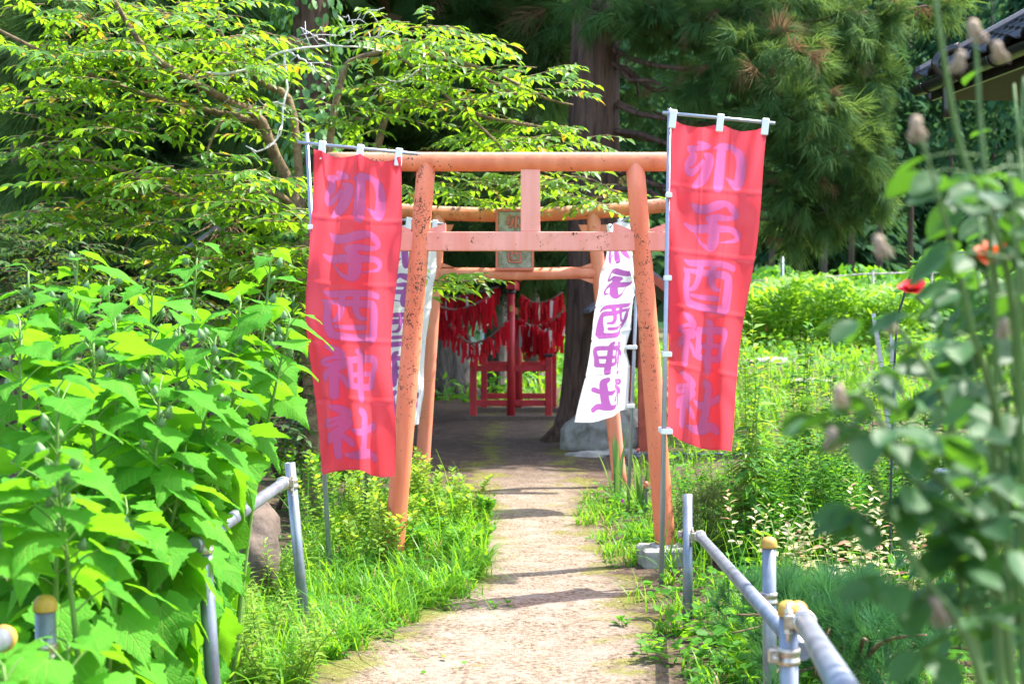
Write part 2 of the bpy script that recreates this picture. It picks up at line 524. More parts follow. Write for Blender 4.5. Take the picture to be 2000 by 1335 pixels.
M['purple_petal'] = leaf_mat('magenta_petal', (0.42, 0.02, 0.40), (0.5, 0.03, 0.5), (0.6, 0.05, 0.55), 0.3, 0.6)
M['grass'] = leaf_mat('grass_blade', (0.05, 0.20, 0.012), (0.11, 0.31, 0.02), (0.33, 0.66, 0.02), 0.45, 0.45, 0.3, odd=(0.04, (0.35, 0.28, 0.10)))
M['weed'] = leaf_mat('weed_leaf', (0.04, 0.18, 0.014), (0.085, 0.26, 0.02), (0.28, 0.60, 0.02), 0.45, 0.55, 0.18)
M['weed_pale'] = leaf_mat('pale_weed_leaf', (0.12, 0.26, 0.03), (0.19, 0.34, 0.045), (0.5, 0.66, 0.04), 0.45, 0.5, 0.3)
M['blue_weed'] = leaf_mat('willowy_weed_leaf', (0.035, 0.14, 0.022), (0.07, 0.21, 0.035), (0.2, 0.46, 0.035), 0.4, 0.55, 0.18)
M['variegated'] = leaf_mat('variegated_leaf', (0.42, 0.46, 0.22), (0.62, 0.58, 0.36), (0.75, 0.7, 0.3), 0.35, 0.5, 0.3, odd=(0.15, (0.6, 0.3, 0.22)))
M['pine'] = leaf_mat('dwarf_pine_needle', (0.02, 0.10, 0.035), (0.045, 0.17, 0.055), (0.10, 0.30, 0.07), 0.25, 0.45, 0.4)
M['cedar_leaf'] = leaf_mat('cedar_needle', (0.035, 0.10, 0.03), (0.09, 0.175, 0.05), (0.20, 0.32, 0.06), 0.36, 0.7, 0.08, odd=(0.05, (0.22, 0.14, 0.07)))
M['mound'] = leaf_mat('mound_leaf', (0.10, 0.16, 0.05), (0.18, 0.24, 0.08), (0.3, 0.4, 0.1), 0.3, 0.6, 0.3)
M['crop'] = leaf_mat('field_crop_leaf', (0.10, 0.26, 0.02), (0.16, 0.34, 0.03), (0.42, 0.72, 0.03), 0.5, 0.5, 0.3)
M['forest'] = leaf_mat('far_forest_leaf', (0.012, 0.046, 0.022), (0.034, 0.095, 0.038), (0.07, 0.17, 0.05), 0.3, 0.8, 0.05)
M['forest_trunk'] = plain_mat('far_trunk', (0.12, 0.09, 0.075), 0.9)
M['iris'] = leaf_mat('iris_blade', (0.07, 0.19, 0.05), (0.12, 0.26, 0.08), (0.3, 0.5, 0.08), 0.35, 0.4, 0.4)
M['red_cloth'] = leaf_mat('red_cloth_strip', (0.42, 0.006, 0.014), (0.62, 0.012, 0.025), (0.7, 0.01, 0.02), 0.35, 0.7, 0.2, odd=(0.05, (0.7, 0.62, 0.6)))
M['rope'] = plain_mat('twisted_rope', (0.22, 0.16, 0.12), 0.9, scale=60)
M['roof_tile'] = plain_mat('black_glazed_tile', (0.035, 0.037, 0.045), 0.28, var=0.3, scale=6, spec=0.6)
M['gutter'] = plain_mat('dark_brown_gutter', (0.018, 0.016, 0.017), 0.3, spec=0.6)
M['soffit'] = plain_mat('brown_boarding', (0.03, 0.019, 0.013), 0.7)
M['plaster'] = plain_mat('dull_plaster', (0.42, 0.38, 0.32), 0.9)
M['white_plastic'] = plain_mat('white_plastic', (0.78, 0.78, 0.77), 0.5, var=0.05)
M['blue_sheet'] = plain_mat('blue_sheeting', (0.06, 0.30, 0.68), 0.5)
M['pale_sheet'] = plain_mat('pale_sheeting', (0.55, 0.66, 0.74), 0.5)
M['netting'] = plain_mat('green_netting', (0.05, 0.22, 0.14), 0.7)
M['grey_roof'] = plain_mat('grey_slate_sheet', (0.20, 0.20, 0.22), 0.7)
M['faded_red'] = plain_mat('faded_red_paint', (0.55, 0.11, 0.06), 0.7, scale=10, dark=(0.34, 0.07, 0.04))
M['red_tip'] = plain_mat('coral_plastic', (0.75, 0.16, 0.13), 0.5)
M['banner_red'] = cloth_mat('red_banner_cloth', (0.90, 0.075, 0.105), (0.60, 0.125, 0.32), 0.6, 0.09)
M['banner_white'] = cloth_mat('white_banner_cloth', (0.86, 0.85, 0.88), (0.40, 0.11, 0.42), 0.5, 0.03)

# ------------------------------------------------------------------ ground and path
def ground_mat(name, is_path):
    m, nt, out = new_mat(name)
    pos = geo_pos(nt)
    xyz = nd(nt, 'SeparateXYZ', {0: pos})
    x, y = xyz.outputs[0], xyz.outputs[1]
    wob = noise(nt, geo_pos(nt, (1, 1, 0)), 1.4, 5, 0.6)
    # distance from the middle of the trodden way
    dx = math_(nt, 'ABSOLUTE', math_(nt, 'SUBTRACT', x, 0.17))
    edge = math_(nt, 'ADD', dx, math_(nt, 'MULTIPLY', math_(nt, 'SUBTRACT', wob, 0.5), 0.7))
    lft = math_(nt, 'MULTIPLY', math_(nt, 'LESS_THAN', x, 0.17), nd(nt, 'MapRange', {'Value': y, 'From Min': 6.2, 'From Max': 7.7, 'To Min': 0.45, 'To Max': 0.0}).outputs[0])
    edge = math_(nt, 'SUBTRACT', edge, lft)
    way = nd(nt, 'MapRange', {'Value': edge, 'From Min': 0.26, 'From Max': 0.52, 'To Min': 1.0, 'To Max': 0.0}).outputs[0]
    fine = noise(nt, pos, 38, 6, 0.7)
    grit = noise(nt, pos, 150, 3, 0.7)
    mid = noise(nt, pos, 4.5, 5, 0.6)
    way = math_(nt, 'MULTIPLY', way, nd(nt, 'MapRange', {'Value': math_(nt, 'ADD', y, math_(nt, 'MULTIPLY', wob, 2.0)), 'From Min': 12.8, 'From Max': 15.2, 'To Min': 1.0, 'To Max': 0.12}).outputs[0])
    dirt = ramp(nt, fine, [(0.36, (0.065, 0.044, 0.03)), (0.44, (0.20, 0.143, 0.10)), (0.53, (0.30, 0.228, 0.168)), (0.68, (0.40, 0.32, 0.25))]).outputs[0]
    dirt = mixc(nt, ramp(nt, mid, [(0.45, (0, 0, 0)), (0.68, (1, 1, 1))]).outputs[0], dirt, (0.34, 0.28, 0.228))
    peb = nd(nt, 'TexVoronoi', {'Vector': pos, 'Scale': 42.0}).outputs['Distance']
    pk = ramp(nt, peb, [(0.2, (1, 1, 1)), (0.3, (0, 0, 0))]).outputs[0]
    pn = ramp(nt, noise(nt, pos, 9, 3), [(0.5, (0, 0, 0)), (0.62, (1, 1, 1))]).outputs[0]
    dirt = mixc(nt, math_(nt, 'MULTIPLY', math_(nt, 'MULTIPLY', pk, pn), 0.7), dirt, (0.36, 0.345, 0.34))
    soil = ramp(nt, fine, [(0.3, (0.04, 0.027, 0.02)), (0.55, (0.11, 0.074, 0.054)), (0.75, (0.19, 0.13, 0.095))]).outputs[0]
    soil = mixc(nt, ramp(nt, mid, [(0.5, (0, 0, 0)), (0.7, (1, 1, 1))]).outputs[0], soil, (0.16, 0.108, 0.08))
    base = mixc(nt, way, soil, dirt)
    mossn = noise(nt, pos, 2.6, 6, 0.68)
    band = nd(nt, 'MapRange', {'Value': math_(nt, 'ABSOLUTE', math_(nt, 'SUBTRACT', edge, 0.42)), 'From Min': 0.0, 'From Max': 0.34, 'To Min': 0.16, 'To Max': -0.09}).outputs[0]
    mk = ramp(nt, math_(nt, 'ADD', math_(nt, 'ADD', mossn, band), math_(nt, 'MULTIPLY', fine, 0.15)), [(0.63, (0, 0, 0)), (0.74, (1, 1, 1))]).outputs[0]
    moss = ramp(nt, fine, [(0.3, (0.10, 0.11, 0.02)), (0.7, (0.26, 0.25, 0.045))]).outputs[0]
    base = mixc(nt, math_(nt, 'MULTIPLY', mk, 0.75), base, moss)
    # garden and meadow beyond the way: grass and weeds cover most of the soil
    far = nd(nt, 'MapRange', {'Value': dx, 'From Min': 1.3, 'From Max': 2.6}).outputs[0]
    gk = math_(nt, 'MULTIPLY', far, ramp(nt, mid, [(0.48, (0, 0, 0)), (0.62, (1, 1, 1))]).outputs[0])
    grn = ramp(nt, fine, [(0.3, (0.06, 0.13, 0.02)), (0.7, (0.17, 0.28, 0.04))]).outputs[0]
    base = mixc(nt, gk, base, grn)
    h = math_(nt, 'ADD', fine, math_(nt, 'MULTIPLY', grit, 0.5))
    p = nd(nt, 'BsdfPrincipled', {'Base Color': base, 'Roughness': 0.95, 'Specular IOR Level': 0.15, 'Normal': bump(nt, h, 0.8, 0.03)})
    nt.links.new(p.outputs[0], out.inputs[0])
    return m

def sheet(name, xs, ys, mat, dz=0.0):
    X, Y = np.meshgrid(xs, ys)
    Z = hz(X, Y) + dz
    n, m = len(xs), len(ys)
    V = np.stack([X, Y, Z], -1).reshape(-1, 3)
    i = np.arange(m - 1)[:, None] * n + np.arange(n - 1)[None]
    Fq = np.stack([i, i + 1, i + n + 1, i + n], -1).reshape(-1, 4)
    return link(name, np_mesh(name, V, Fq, mat, True))

gx = np.concatenate([np.linspace(-600, -20, 14), np.linspace(-18, -4, 20), np.linspace(-3.8, 6, 90), np.linspace(6.5, 20, 20), np.linspace(30, 600, 12)])
gy = np.concatenate([np.linspace(-60, -4, 10), np.linspace(-3, 24, 160), np.linspace(25, 70, 40), np.linspace(80, 1500, 20)])
g = sheet('ground', gx, gy, ground_mat('garden_soil_and_grass', False)); g['kind'] = 'structure'
pth = sheet('path', np.linspace(-0.95, 1.15, 80), np.linspace(0.5, 21, 420), ground_mat('trodden_dirt', True), 0.006); pth['kind'] = 'structure'

# ------------------------------------------------------------------ wooded hill behind
def hill_z(x, y):
    t = np.clip((y - 95) / 150, 0, 1)
    return 0.3 + 75 * t ** 1.15 + 5 * np.sin(x * 0.03 + 1) * t
hx, hy = np.linspace(-220, 260, 60), np.linspace(88, 330, 40)
HX, HY = np.meshgrid(hx, hy)
i = np.arange(39)[:, None] * 60 + np.arange(59)[None]
hl = link('hill', np_mesh('hill', np.stack([HX, HY, hill_z(HX, HY) - 0.6], -1).reshape(-1, 3), np.stack([i, i + 1, i + 61, i + 60], -1).reshape(-1, 4), M['forest'], True))
hl['kind'] = 'structure'

leafcard_v = [(-0.5, 0, 0), (0, -0.28, 0.05), (0.5, 0, -0.08), (0, 0.28, 0.05)]
leafcard_f = [(0, 1, 2, 3)]
tri_v = [(0, -0.5, 0), (1, 0, -0.2), (0, 0.5, 0)]

def forest_bag(bag, trees, per, leaf):
    """conical and rounded far crowns made of leaf clumps"""
    for (x, y, z, h, r, conic) in trees:
        n = per
        t = rng.random(n) ** (0.75 if conic else 0.6)
        prof = (1 - t) * 1.0 + 0.08 if conic else np.sqrt(np.clip(1 - (2 * t - 1) ** 2, 0.03, 1))
        a = rng.random(n) * 2 * np.pi
        lob = 1 + 0.25 * np.sin(a * 3 + x) * np.sin(t * 9 + y)
        rr = r * prof * (0.55 + 0.45 * rng.random(n) ** 0.5) * lob
        P = np.stack([x + rr * np.cos(a), y + rr * np.sin(a), z + h * (0.12 + 0.88 * t)], 1)
        X = np.stack([np.cos(a), np.sin(a), -0.55 - 0.5 * rng.random(n)], 1) + rng.normal(0, 0.35, (n, 3))
        Z = np.stack([np.cos(a) * 0.5, np.sin(a) * 0.5, np.ones(n)], 1) + rng.normal(0, 0.3, (n, 3))
        bag.put(*scatter(leafcard_v, leafcard_f, P, X, Z, leaf * (0.6 + 0.8 * rng.random(n))))

bag = Bag(); trees = []; tk = MB()
for k in range(330):
    y = 92 + 120 * R.random() ** 1.5
    x = R.uniform(-0.46, 0.50) * y
    z = float(hill_z(np.float64(x), np.float64(y)))
    trees.append((x, y, z, R.uniform(9, 15), R.uniform(2.2, 3.6), R.random() < 0.65))
forest_bag(bag, trees, 260, 1.5)
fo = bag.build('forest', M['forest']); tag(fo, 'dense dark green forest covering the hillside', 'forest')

# a few trees at the edge of the far wood whose bare trunks can be told apart
def far_tree(px, d, h, r, conic, label, grp='trees at the foot of the hill'):
    x = (px - 1000) / F * d
    z = HZ(x, d)
    t = thing('conifer_tree' if conic else 'broadleaf_tree', label, 'tree', (x, d, z), grp)
    MB().tube([(x, d, z - 0.2), (x + 0.2, d, z + h * 0.5), (x, d, z + h * 0.95)], [0.2, 0.14, 0.04], 8).build('trunk', M['forest_trunk'], t)
    b = Bag(); forest_bag(b, [(x, d, z + h * 0.25, h * 0.78, r, conic)], 900, 0.75)
    b.build('crown', M['forest'], t)
for px, d, h, r, c in ((1505, 78, 20, 4.2, False), (1560, 84, 22, 3.4, True), (1606, 72, 17, 3.2, True), (1660, 82, 21, 4.0, False), (1715, 76, 18, 3.6, True), (1775, 84, 22, 4.4, False), (1850, 78, 20, 3.8, True), (1935, 80, 22, 4.5, False), (1455, 82, 22, 4.2, True), (2010, 74, 19, 4, True)):
    far_tree(px, d, h, r, c, 'slender conifer standing at the foot of the wooded hill' if c else 'rounded broadleaf tree at the foot of the wooded hill', 'conifers at the foot of the hill' if c else 'broadleaf trees at the foot of the hill')
# undergrowth below them
b = Bag(); us = []
for k in range(70):
    px = R.uniform(1430, 2100); d = R.uniform(58, 72)
    us.append(((px - 1000) / F * d, d, 0.3, R.uniform(1.6, 3.4), R.uniform(1.4, 2.4), False))
forest_bag(b, us, 240, 0.45)
tag(b.build('undergrowth', M['weed']), 'green undergrowth along the foot of the hill', 'undergrowth')

# ------------------------------------------------------------------ first torii (painted steel pipe)
D1 = 8.5
def T1(px, py, dd=0.0): return W(px, py, D1 + dd)
zk = T1(0, 316).z
t1 = thing('torii_gate', 'rust-specked orange pipe torii with square tie beam at the path entrance', 'torii', (0.11, D1, 0))
def col_tube(a, b, r0, r1, n=36, seg=14):
    a, b = Vector(a), Vector(b)
    return [a.lerp(b, i / (seg - 1)) for i in range(seg)], [r0 + (r1 - r0) * i / (seg - 1) for i in range(seg)]
pL = (T1(766, 1068), T1(833, 318)); pR = (T1(1300, 1062), T1(1240, 318))
pL[0].z = -0.03; pR[0].z = 0.118
for a, b in (pL, pR):
    P_, r_ = col_tube(a, b, 0.062, 0.056)
    MB().tube(P_, r_, 36).build('pillar', M['torii'], t1)
kl, kr = T1(640, 314), T1(1440, 316)
kl.z = kr.z = zk
kb = MB(); kb.tube([kl.lerp(kr, i / 20) for i in range(21)], 0.057, 40); kb.build('top_beam', M['torii_top'], t1)
zn0, zn1 = T1(0, 490).z, T1(0, 453).z
nk = MB(); nk.box((0.11, D1, (zn0 + zn1) / 2), (1.96, 0.075, zn1 - zn0), None, 0.004); nk.build('tie_beam', M['torii_smooth'], t1)
st = MB(); xs_ = T1(1036, 0).x
st.box((xs_, D1, (zn1 + zk - 0.045) / 2), (0.116, 0.06, zk - 0.045 - zn1), None, 0.004); st.build('centre_strut', M['torii_smooth'], t1)
def wedge(xa, xb, zlo, zhi, y, th=0.05):
    """wedge that is tall at xb and thin at xa"""
    V = [(xa, y - th, zlo), (xb, y - th, zlo), (xb, y - th, zhi), (xa, y - th, zlo + 0.012)]
    V += [(p[0], y + th, p[2]) for p in V]
    return MB().add(V, [(0, 1, 2, 3), (7, 6, 5, 4), (0, 4, 5, 1), (1, 5, 6, 2), (2, 6, 7, 3), (3, 7, 4, 0)])
for pxp, inner in ((820, 1), (1249, -1)):
    xc = T1(pxp, 0).x
    for sgn in (-1, 1):
        wedge(xc + sgn * 0.05, xc + sgn * 0.155, zn1 + 0.001, zn1 + 0.052, D1, 0.028).build('wedge', M['torii_smooth'], t1)
bk = thing('concrete_footing', 'mossy square concrete footing block under the rusty torii pillar', 'footing', (pR[0].x - 0.02, D1 - 0.02, 0))
cb = MB(); cb.box((pR[0].x - 0.02, D1 - 0.03, 0.035), (0.27, 0.30, 0.17), Matrix.Rotation(0.1, 4, 'Z'), 0.012)
cbo = cb.build('block', M['concrete'], bk)
MB().lathe((pR[0].x, D1, 0.1195), [(0.10, 0), (0.095, 0.008), (0.07, 0.012)], 24).build('mortar_collar', M['concrete'], bk)

# ------------------------------------------------------------------ second torii
D2 = 12.5
def T2(px, py, dd=0.0): return W(px, py, D2 + dd)
t2 = thing('torii_gate', 'smoother orange pipe torii with curved top beam and grey name plaque', 'torii', (0.03, D2, 0))
q = ((T2(822, 955), T2(857, 418)), (T2(1212, 955), T2(1158, 418)))
for a, b in q:
    a.z = -0.05
    P_, r_ = col_tube(a, b, 0.064, 0.060)
    MB().tube(P_, r_, 32).build('pillar', M['torii2'], t2)
kp = [T2(px, py) for px, py in ((640, 398), (790, 412), (900, 418), (1010, 419), (1130, 415), (1240, 407), (1390, 389))]
MB().tube(smooth_path(kp, 33), 0.063, 32).build('top_beam', M['torii_top'], t2)
MB().tube([T2(790, 533), T2(1010, 535), T2(1243, 531)], 0.052, 28).build('tie_beam', M['torii2'], t2)
for (a, b) in q:
    for sgn in (-1, 1):
        # triangular gusset plates at the heads and over the tie beam
        p = a.lerp(b, 0.97)
        V = [(p.x + sgn * 0.055, D2 - 0.012, p.z - 0.02), (p.x + sgn * 0.135, D2 - 0.012, p.z - 0.02), (p.x + sgn * 0.055, D2 - 0.012, p.z - 0.2)]
        V += [(v[0], D2 + 0.012, v[2]) for v in V]
        MB().add(V, [(0, 1, 2), (5, 4, 3), (0, 3, 4, 1), (1, 4, 5, 2), (2, 5, 3, 0)]).build('gusset', M['torii2'], t2)
    for sgn in (-1, 1):
        if sgn * (1 if a.x < 0 else -1) > 0:
            for up in (1, -1):
                p = a.lerp(b, 0.775)
                z0 = T2(0, 533).z + up * 0.05
                V = [(p.x + sgn * 0.05, D2 - 0.03, z0), (p.x + sgn * 0.17, D2 - 0.03, z0), (p.x + sgn * 0.05, D2 - 0.03, z0 + up * 0.045)]
                V += [(v[0], D2 + 0.03, v[2]) for v in V]
                MB().add(V, [(0, 1, 2), (5, 4, 3), (0, 3, 4, 1), (1, 4, 5, 2), (2, 5, 3, 0)]).build('wedge', M['torii2'], t2)
for (a, b) in q:
    p = a.lerp(b, 0.955)
    MB().lathe((p.x, D2 - 0.058, p.z), [(0.014, 0), (0.014, 0.012), (0.008, 0.016)], 10, (0, -1, 0)).build('bolt', M['torii2'], t2)

# ------------------------------------------------------------------ brush-written characters
# strokes as (x, y, half width), measured on the cloth; each glyph is normalised to its own box
GLYPH = {
 'u': [[(312,268,18),(355,288,26),(400,302,16)], [(398,306,18),(310,316,22),(235,324,20),(268,375,30),(250,430,38),(216,480,22),(240,528,30),(300,490,22),(350,425,18)],
       [(368,366,14),(405,400,38),(395,470,42),(350,570,42),(285,630,24)], [(446,320,8),(520,302,28),(600,290,20)], [(505,345,40),(500,450,44),(490,600,46),(488,630,42)],
       [(590,298,18),(650,340,38),(676,430,42),(670,540,45),(650,605,36),(600,580,22),(556,550,8)]],
 'ne': [[(200,788,8),(250,825,32),(330,822,34),(420,788,36),(500,768,24),(560,810,30),(592,860,18),(520,880,20),(430,880,26),(350,892,22)],
        [(345,898,20),(390,930,38),(410,1000,48),(405,1080,48),(380,1122,26),(310,1100,14),(262,1050,8),(236,1010,4)],
        [(150,955,12),(220,985,26),(320,976,34),(450,966,28),(560,966,24),(618,1005,27),(600,1043,17),(530,1060,10),(450,1075,4)]],
 'tori': [[(172,1150,8),(230,1166,24),(400,1152,24),(520,1152,24),(598,1170,22)], [(176,1216,14),(204,1260,26),(196,1350,30),(220,1450,30),(300,1475,26)],
          [(220,1460,28),(350,1480,26),(500,1482,28),(570,1478,36)], [(186,1220,12),(300,1226,22),(450,1226,26),(552,1236,32),(576,1320,40),(576,1420,42),(590,1462,30)],
          [(318,1165,28),(308,1260,28),(280,1335,24),(240,1362,14)], [(425,1165,28),(420,1270,28),(450,1330,20),(500,1338,12)], [(250,1402,14),(350,1408,18),(490,1404,20)]],
 'kami': [[(170,314,16),(230,346,30),(275,385,26),(200,396,15),(136,422,15),(146,450,15),(230,442,22),(275,442,30)], [(270,452,30),(210,482,28),(150,522,26),(140,560,14)],
          [(205,492,32),(200,590,36),(195,675,36)], [(236,520,16),(270,560,22),(295,610,16)], [(328,416,28),(332,500,30),(330,600,32)],
          [(332,420,25),(450,402,26),(570,402,28),(590,440,24),(566,520,26),(552,598,28)], [(332,610,23),(440,615,23),(545,608,25)], [(350,530,17),(450,516,20),(570,512,16)],
          [(412,346,22),(445,372,28),(440,500,36),(436,620,38),(440,692,38)]],
 'sha': [[(130,786,18),(200,816,32),(255,850,28),(180,870,14),(96,890,15),(96,930,15),(180,906,20),(255,910,28)], [(250,916,30),(190,960,32),(120,1000,34),(95,1040,18)],
         [(156,982,34),(150,1080,34),(146,1155,32)], [(196,1010,20),(240,1050,26),(260,1080,22)], [(378,822,30),(415,850,38),(402,950,42),(386,1060,44),(360,1135,42)],
         [(270,966,14),(330,986,26),(430,960,24),(510,920,28)], [(206,1160,16),(280,1166,28),(370,1150,32),(460,1122,32),(522,1148,30)]],
}
def glyph_discs(key):
    """dense discs (x, y, r) in a unit box, y down; aspect kept separately"""
    D = []
    for s in GLYPH[key]:
        P = smooth_path([Vector(p) for p in s], 14 * (len(s) - 1))
        D += [tuple(p) for p in P]
    D = np.array(D)
    lo = np.array([(D[:, 0] - D[:, 2]).min(), (D[:, 1] - D[:, 2]).min()]); hi = np.array([(D[:, 0] + D[:, 2]).max(), (D[:, 1] + D[:, 2]).max()])
    return D, lo, hi

def ink_field(U, V, placing, w):
    """signed distance (m, negative inside) of the lettering over cloth coordinates in metres; V runs down"""
    out = np.full(U.shape, 0.05)
    for key, cx, v0, v1, half in placing:
        D, lo, hi = glyph_discs(key)
        sy = (v1 - v0) / (hi[1] - lo[1]); sx = 2 * half / (hi[0] - lo[0])
        dx = (D[:, 0] - (lo[0] + hi[0]) / 2) * sx + cx; dy = (D[:, 1] - lo[1]) * sy + v0; dr = D[:, 2] * (sx + sy) / 2
        sel = (V > v0 - 0.06) & (V < v1 + 0.06)
        u, v = U[sel], V[sel]
        best = np.full(u.shape, 0.05)
        for a, b, r in zip(dx, dy, dr):
            best = np.minimum(best, np.hypot(u - a, v - b) - r)
        out[sel] = np.minimum(out[sel], best)
    return out

# plaque of the second torii: cast slab with raised frame and raised characters
def plaque():
    p0 = T2(968, 408, -0.08); wid, hgt = 0.335, 0.535
    n, m = 90, 140
    u = np.linspace(0, wid, n); v = np.linspace(0, hgt, m)
    U, Vv = np.meshgrid(u, v)
    f = ink_field(U, Vv, [('u', 0.165, 0.05, 0.175, 0.072), ('ne', 0.165, 0.20, 0.325, 0.066), ('tori', 0.165, 0.355, 0.475, 0.066)], wid)
    ed = np.minimum.reduce([U, wid - U, Vv, hgt - Vv]) - 0.024
    f = np.minimum(f, ed)
    lift = np.clip(-f / 0.005, 0, 1) * 0.012
    Vx = np.stack([p0.x + U, np.full(U.shape, p0.y) - lift, p0.z - Vv], -1).reshape(-1, 3)
    i = np.arange(m - 1)[:, None] * n + np.arange(n - 1)[None]
    me = np_mesh('plaque', Vx, np.stack([i, i + n, i + n + 1, i + 1], -1).reshape(-1, 4), None, False, {'ink': f.ravel()})
    mt, nt, out = new_mat('cast_plaque_with_painted_relief')
    a = nd(nt, 'Attribute', attribute_name='ink').outputs['Fac']
    c = coords(nt); nz = noise(nt, c, 16, 5, 0.65)
    k = nd(nt, 'MapRange', {'Value': a, 'From Min': -0.0035, 'From Max': -0.001}).outputs[0]
    grey = ramp(nt, nz, [(0.3, (0.17, 0.15, 0.09)), (0.6, (0.40, 0.385, 0.34))]).outputs[0]
    base = mixc(nt, k, (0.66, 0.17, 0.12), grey)
    rim = math_(nt, 'LESS_THAN', math_(nt, 'ABSOLUTE', math_(nt, 'ADD', a, -0.0008)), 0.0018)
    base = mixc(nt, math_(nt, 'MULTIPLY', rim, 0.6), base, (0.07, 0.04, 0.035))
    pb = nd(nt, 'BsdfPrincipled', {'Base Color': base, 'Roughness': 0.8, 'Normal': bump(nt, noise(nt, c, 50, 4), 0.3, 0.004)})
    nt.links.new(pb.outputs[0], out.inputs[0])
    me.materials.append(mt)
    pl = link('plaque', me, t2)
    b = MB(); b.box((p0.x + wid / 2, p0.y + 0.022, p0.z - hgt / 2), (wid, 0.042, hgt), None, 0.004); b.build('backing', M['torii2'], pl)
plaque()

# ------------------------------------------------------------------ banners
def banner(label, pole, bar, loops, corners, mat, mirror=False, seed=0, amp=0.035, grp=None, ties=(0.3, 0.55, 0.8, 0.98), pole_r=0.0115, twist=0.0, fold_freq=2.2, shear=0.0, poleside=0):
    """corners: TL, TR, BR, BL world points as seen from the path"""
    top, foot = pole
    t = thing('nobori_banner', label, 'banner', (foot.x, foot.y, HZ(foot.x, foot.y)))
    top, foot = Vector(top), Vector(foot)
    mid = foot.lerp(top, 0.5)
    MB().tube([foot, mid + Vector((0, 0.003, 0)), top], [pole_r * 1.2, pole_r * 1.15, pole_r], 14).build('pole', M['pole'], t)
    cbm = MB().tube(list(bar), pole_r * 0.85, 12).build('crossbar', M['pole'], t)
    n, m = 100, 300
    TL, TR, BR, BL = [Vector(c) for c in corners]
    u = np.linspace(0, 1, n); v = np.linspace(0, 1, m)
    U, Vv = np.meshgrid(u, v)
    c = [np.array(x) for x in (TL, TR, BR, BL)]
    P = ((1 - U) * (1 - Vv))[..., None] * c[0] + (U * (1 - Vv))[..., None] * c[1] + (U * Vv)[..., None] * c[2] + ((1 - U) * Vv)[..., None] * c[3]
    rr = np.random.default_rng(seed)
    ph = rr.random(8) * 6.28
    # cloth hangs in folds: depth waves that drift sideways downwards
    def _fold(z):
        s_ = np.sin(z); return np.sign(s_) * np.abs(s_) ** 0.8
    env = np.sin(np.clip(Vv, 0, 1) * np.pi * 0.5) ** 0.6
    dep = amp * env * (_fold(2 * np.pi * (fold_freq * U + 0.55 * Vv) + ph[0]) + 0.55 * np.sin(2 * np.pi * (fold_freq * 1.7 * U - 1.1 * Vv) + ph[1]) + 0.45 * np.sin(2 * np.pi * (0.7 * U + 1.6 * Vv) + ph[2]))
    dep += 0.012 * np.sin(2 * np.pi * (5 * U + 2 * Vv) + ph[3]) * np.exp(-Vv * 5)
    # slack diagonal drapes
    for q in range(5):
        u0, v0, an = rr.random(), rr.random() * 0.9 + 0.05, rr.uniform(-0.9, 0.9)
        s_ = (U - u0) * math.cos(an) * 0.6 + (Vv - v0) * math.sin(an) * 1.8; l_ = -(U - u0) * math.sin(an) * 0.6 + (Vv - v0) * math.cos(an) * 1.8
        dep += 0.042 * rr.choice([-1, 1]) * np.exp(-(s_ / 0.07) ** 2) * np.exp(-(l_ / 0.32) ** 2)
    # gathered scallops between the loops, and diagonal pulls from the corners
    sag = np.zeros_like(U)
    L = sorted(loops)
    for a, b in zip(L[:-1], L[1:]):
        s_ = np.clip((U - a) / (b - a), 0, 1)
        sag += np.where((U >= a) & (U <= b), 4 * s_ * (1 - s_), 0)
    hgt = abs(TL.z - BL.z)
    drop = 0.034 * sag * np.exp(-Vv * 9)
    dep += 0.03 * sag * np.exp(-Vv * 7) * np.where(U < 0.5, 1, -0.6)
    dep += 0.02 * np.cos(np.pi * np.clip(U * 3, 0, 1)) * np.exp(-((Vv - 0.24) / 0.06) ** 2)
    # crease lines where it had been folded flat
    for k, vv in enumerate((0.205, 0.41, 0.585, 0.77)):
        dep += 0.006 * np.abs(np.clip((Vv - vv) / 0.012, -1, 1)) - 0.006
    dep += 0.004 * np.abs(np.clip((U - 0.33) / 0.02, -1, 1)) + 0.004 * np.abs(np.clip((U - 0.64) / 0.02, -1, 1))
    nrm = np.cross(c[1] - c[0], c[3] - c[0]); nrm /= np.linalg.norm(nrm)
    if nrm[1] > 0: nrm = -nrm
    P = P + dep[..., None] * nrm
    P[..., 2] -= drop
    P[..., 2] += 0.02 * np.sin(U * np.pi * 1.3 + ph[4]) * Vv ** 8
    P[..., 0] += shear * np.sin(np.pi * Vv) * (1 - U) - 0.012 * np.sin(2 * np.pi * Vv * 1.5 + ph[5]) * U
    wm, hm = 0.60, 1.80
    uu = (1 - U) if mirror else U
    f = ink_field(uu * wm, Vv * hm, [('u', 0.29, 0.085, 0.385, 0.20), ('ne', 0.29, 0.425, 0.72, 0.195), ('tori', 0.29, 0.765, 1.06, 0.19), ('kami', 0.285, 1.075, 1.40, 0.205), ('sha', 0.275, 1.41, 1.735, 0.205)], wm)
    hem = np.minimum.reduce([U * wm, (1 - U) * wm, Vv * hm, (1 - Vv) * hm])
    i = np.arange(m - 1)[:, None] * n + np.arange(n - 1)[None]
    me = np_mesh('cloth', P.reshape(-1, 3), np.stack([i, i + n, i + n + 1, i + 1], -1).reshape(-1, 4), mat, True, {'ink': f.ravel(), 'hem': hem.ravel()})
    cl = link('cloth', me, t)
    # hanging loops over the crossbar and ties round the pole
    ba, bb = Vector(bar[0]), Vector(bar[-1])
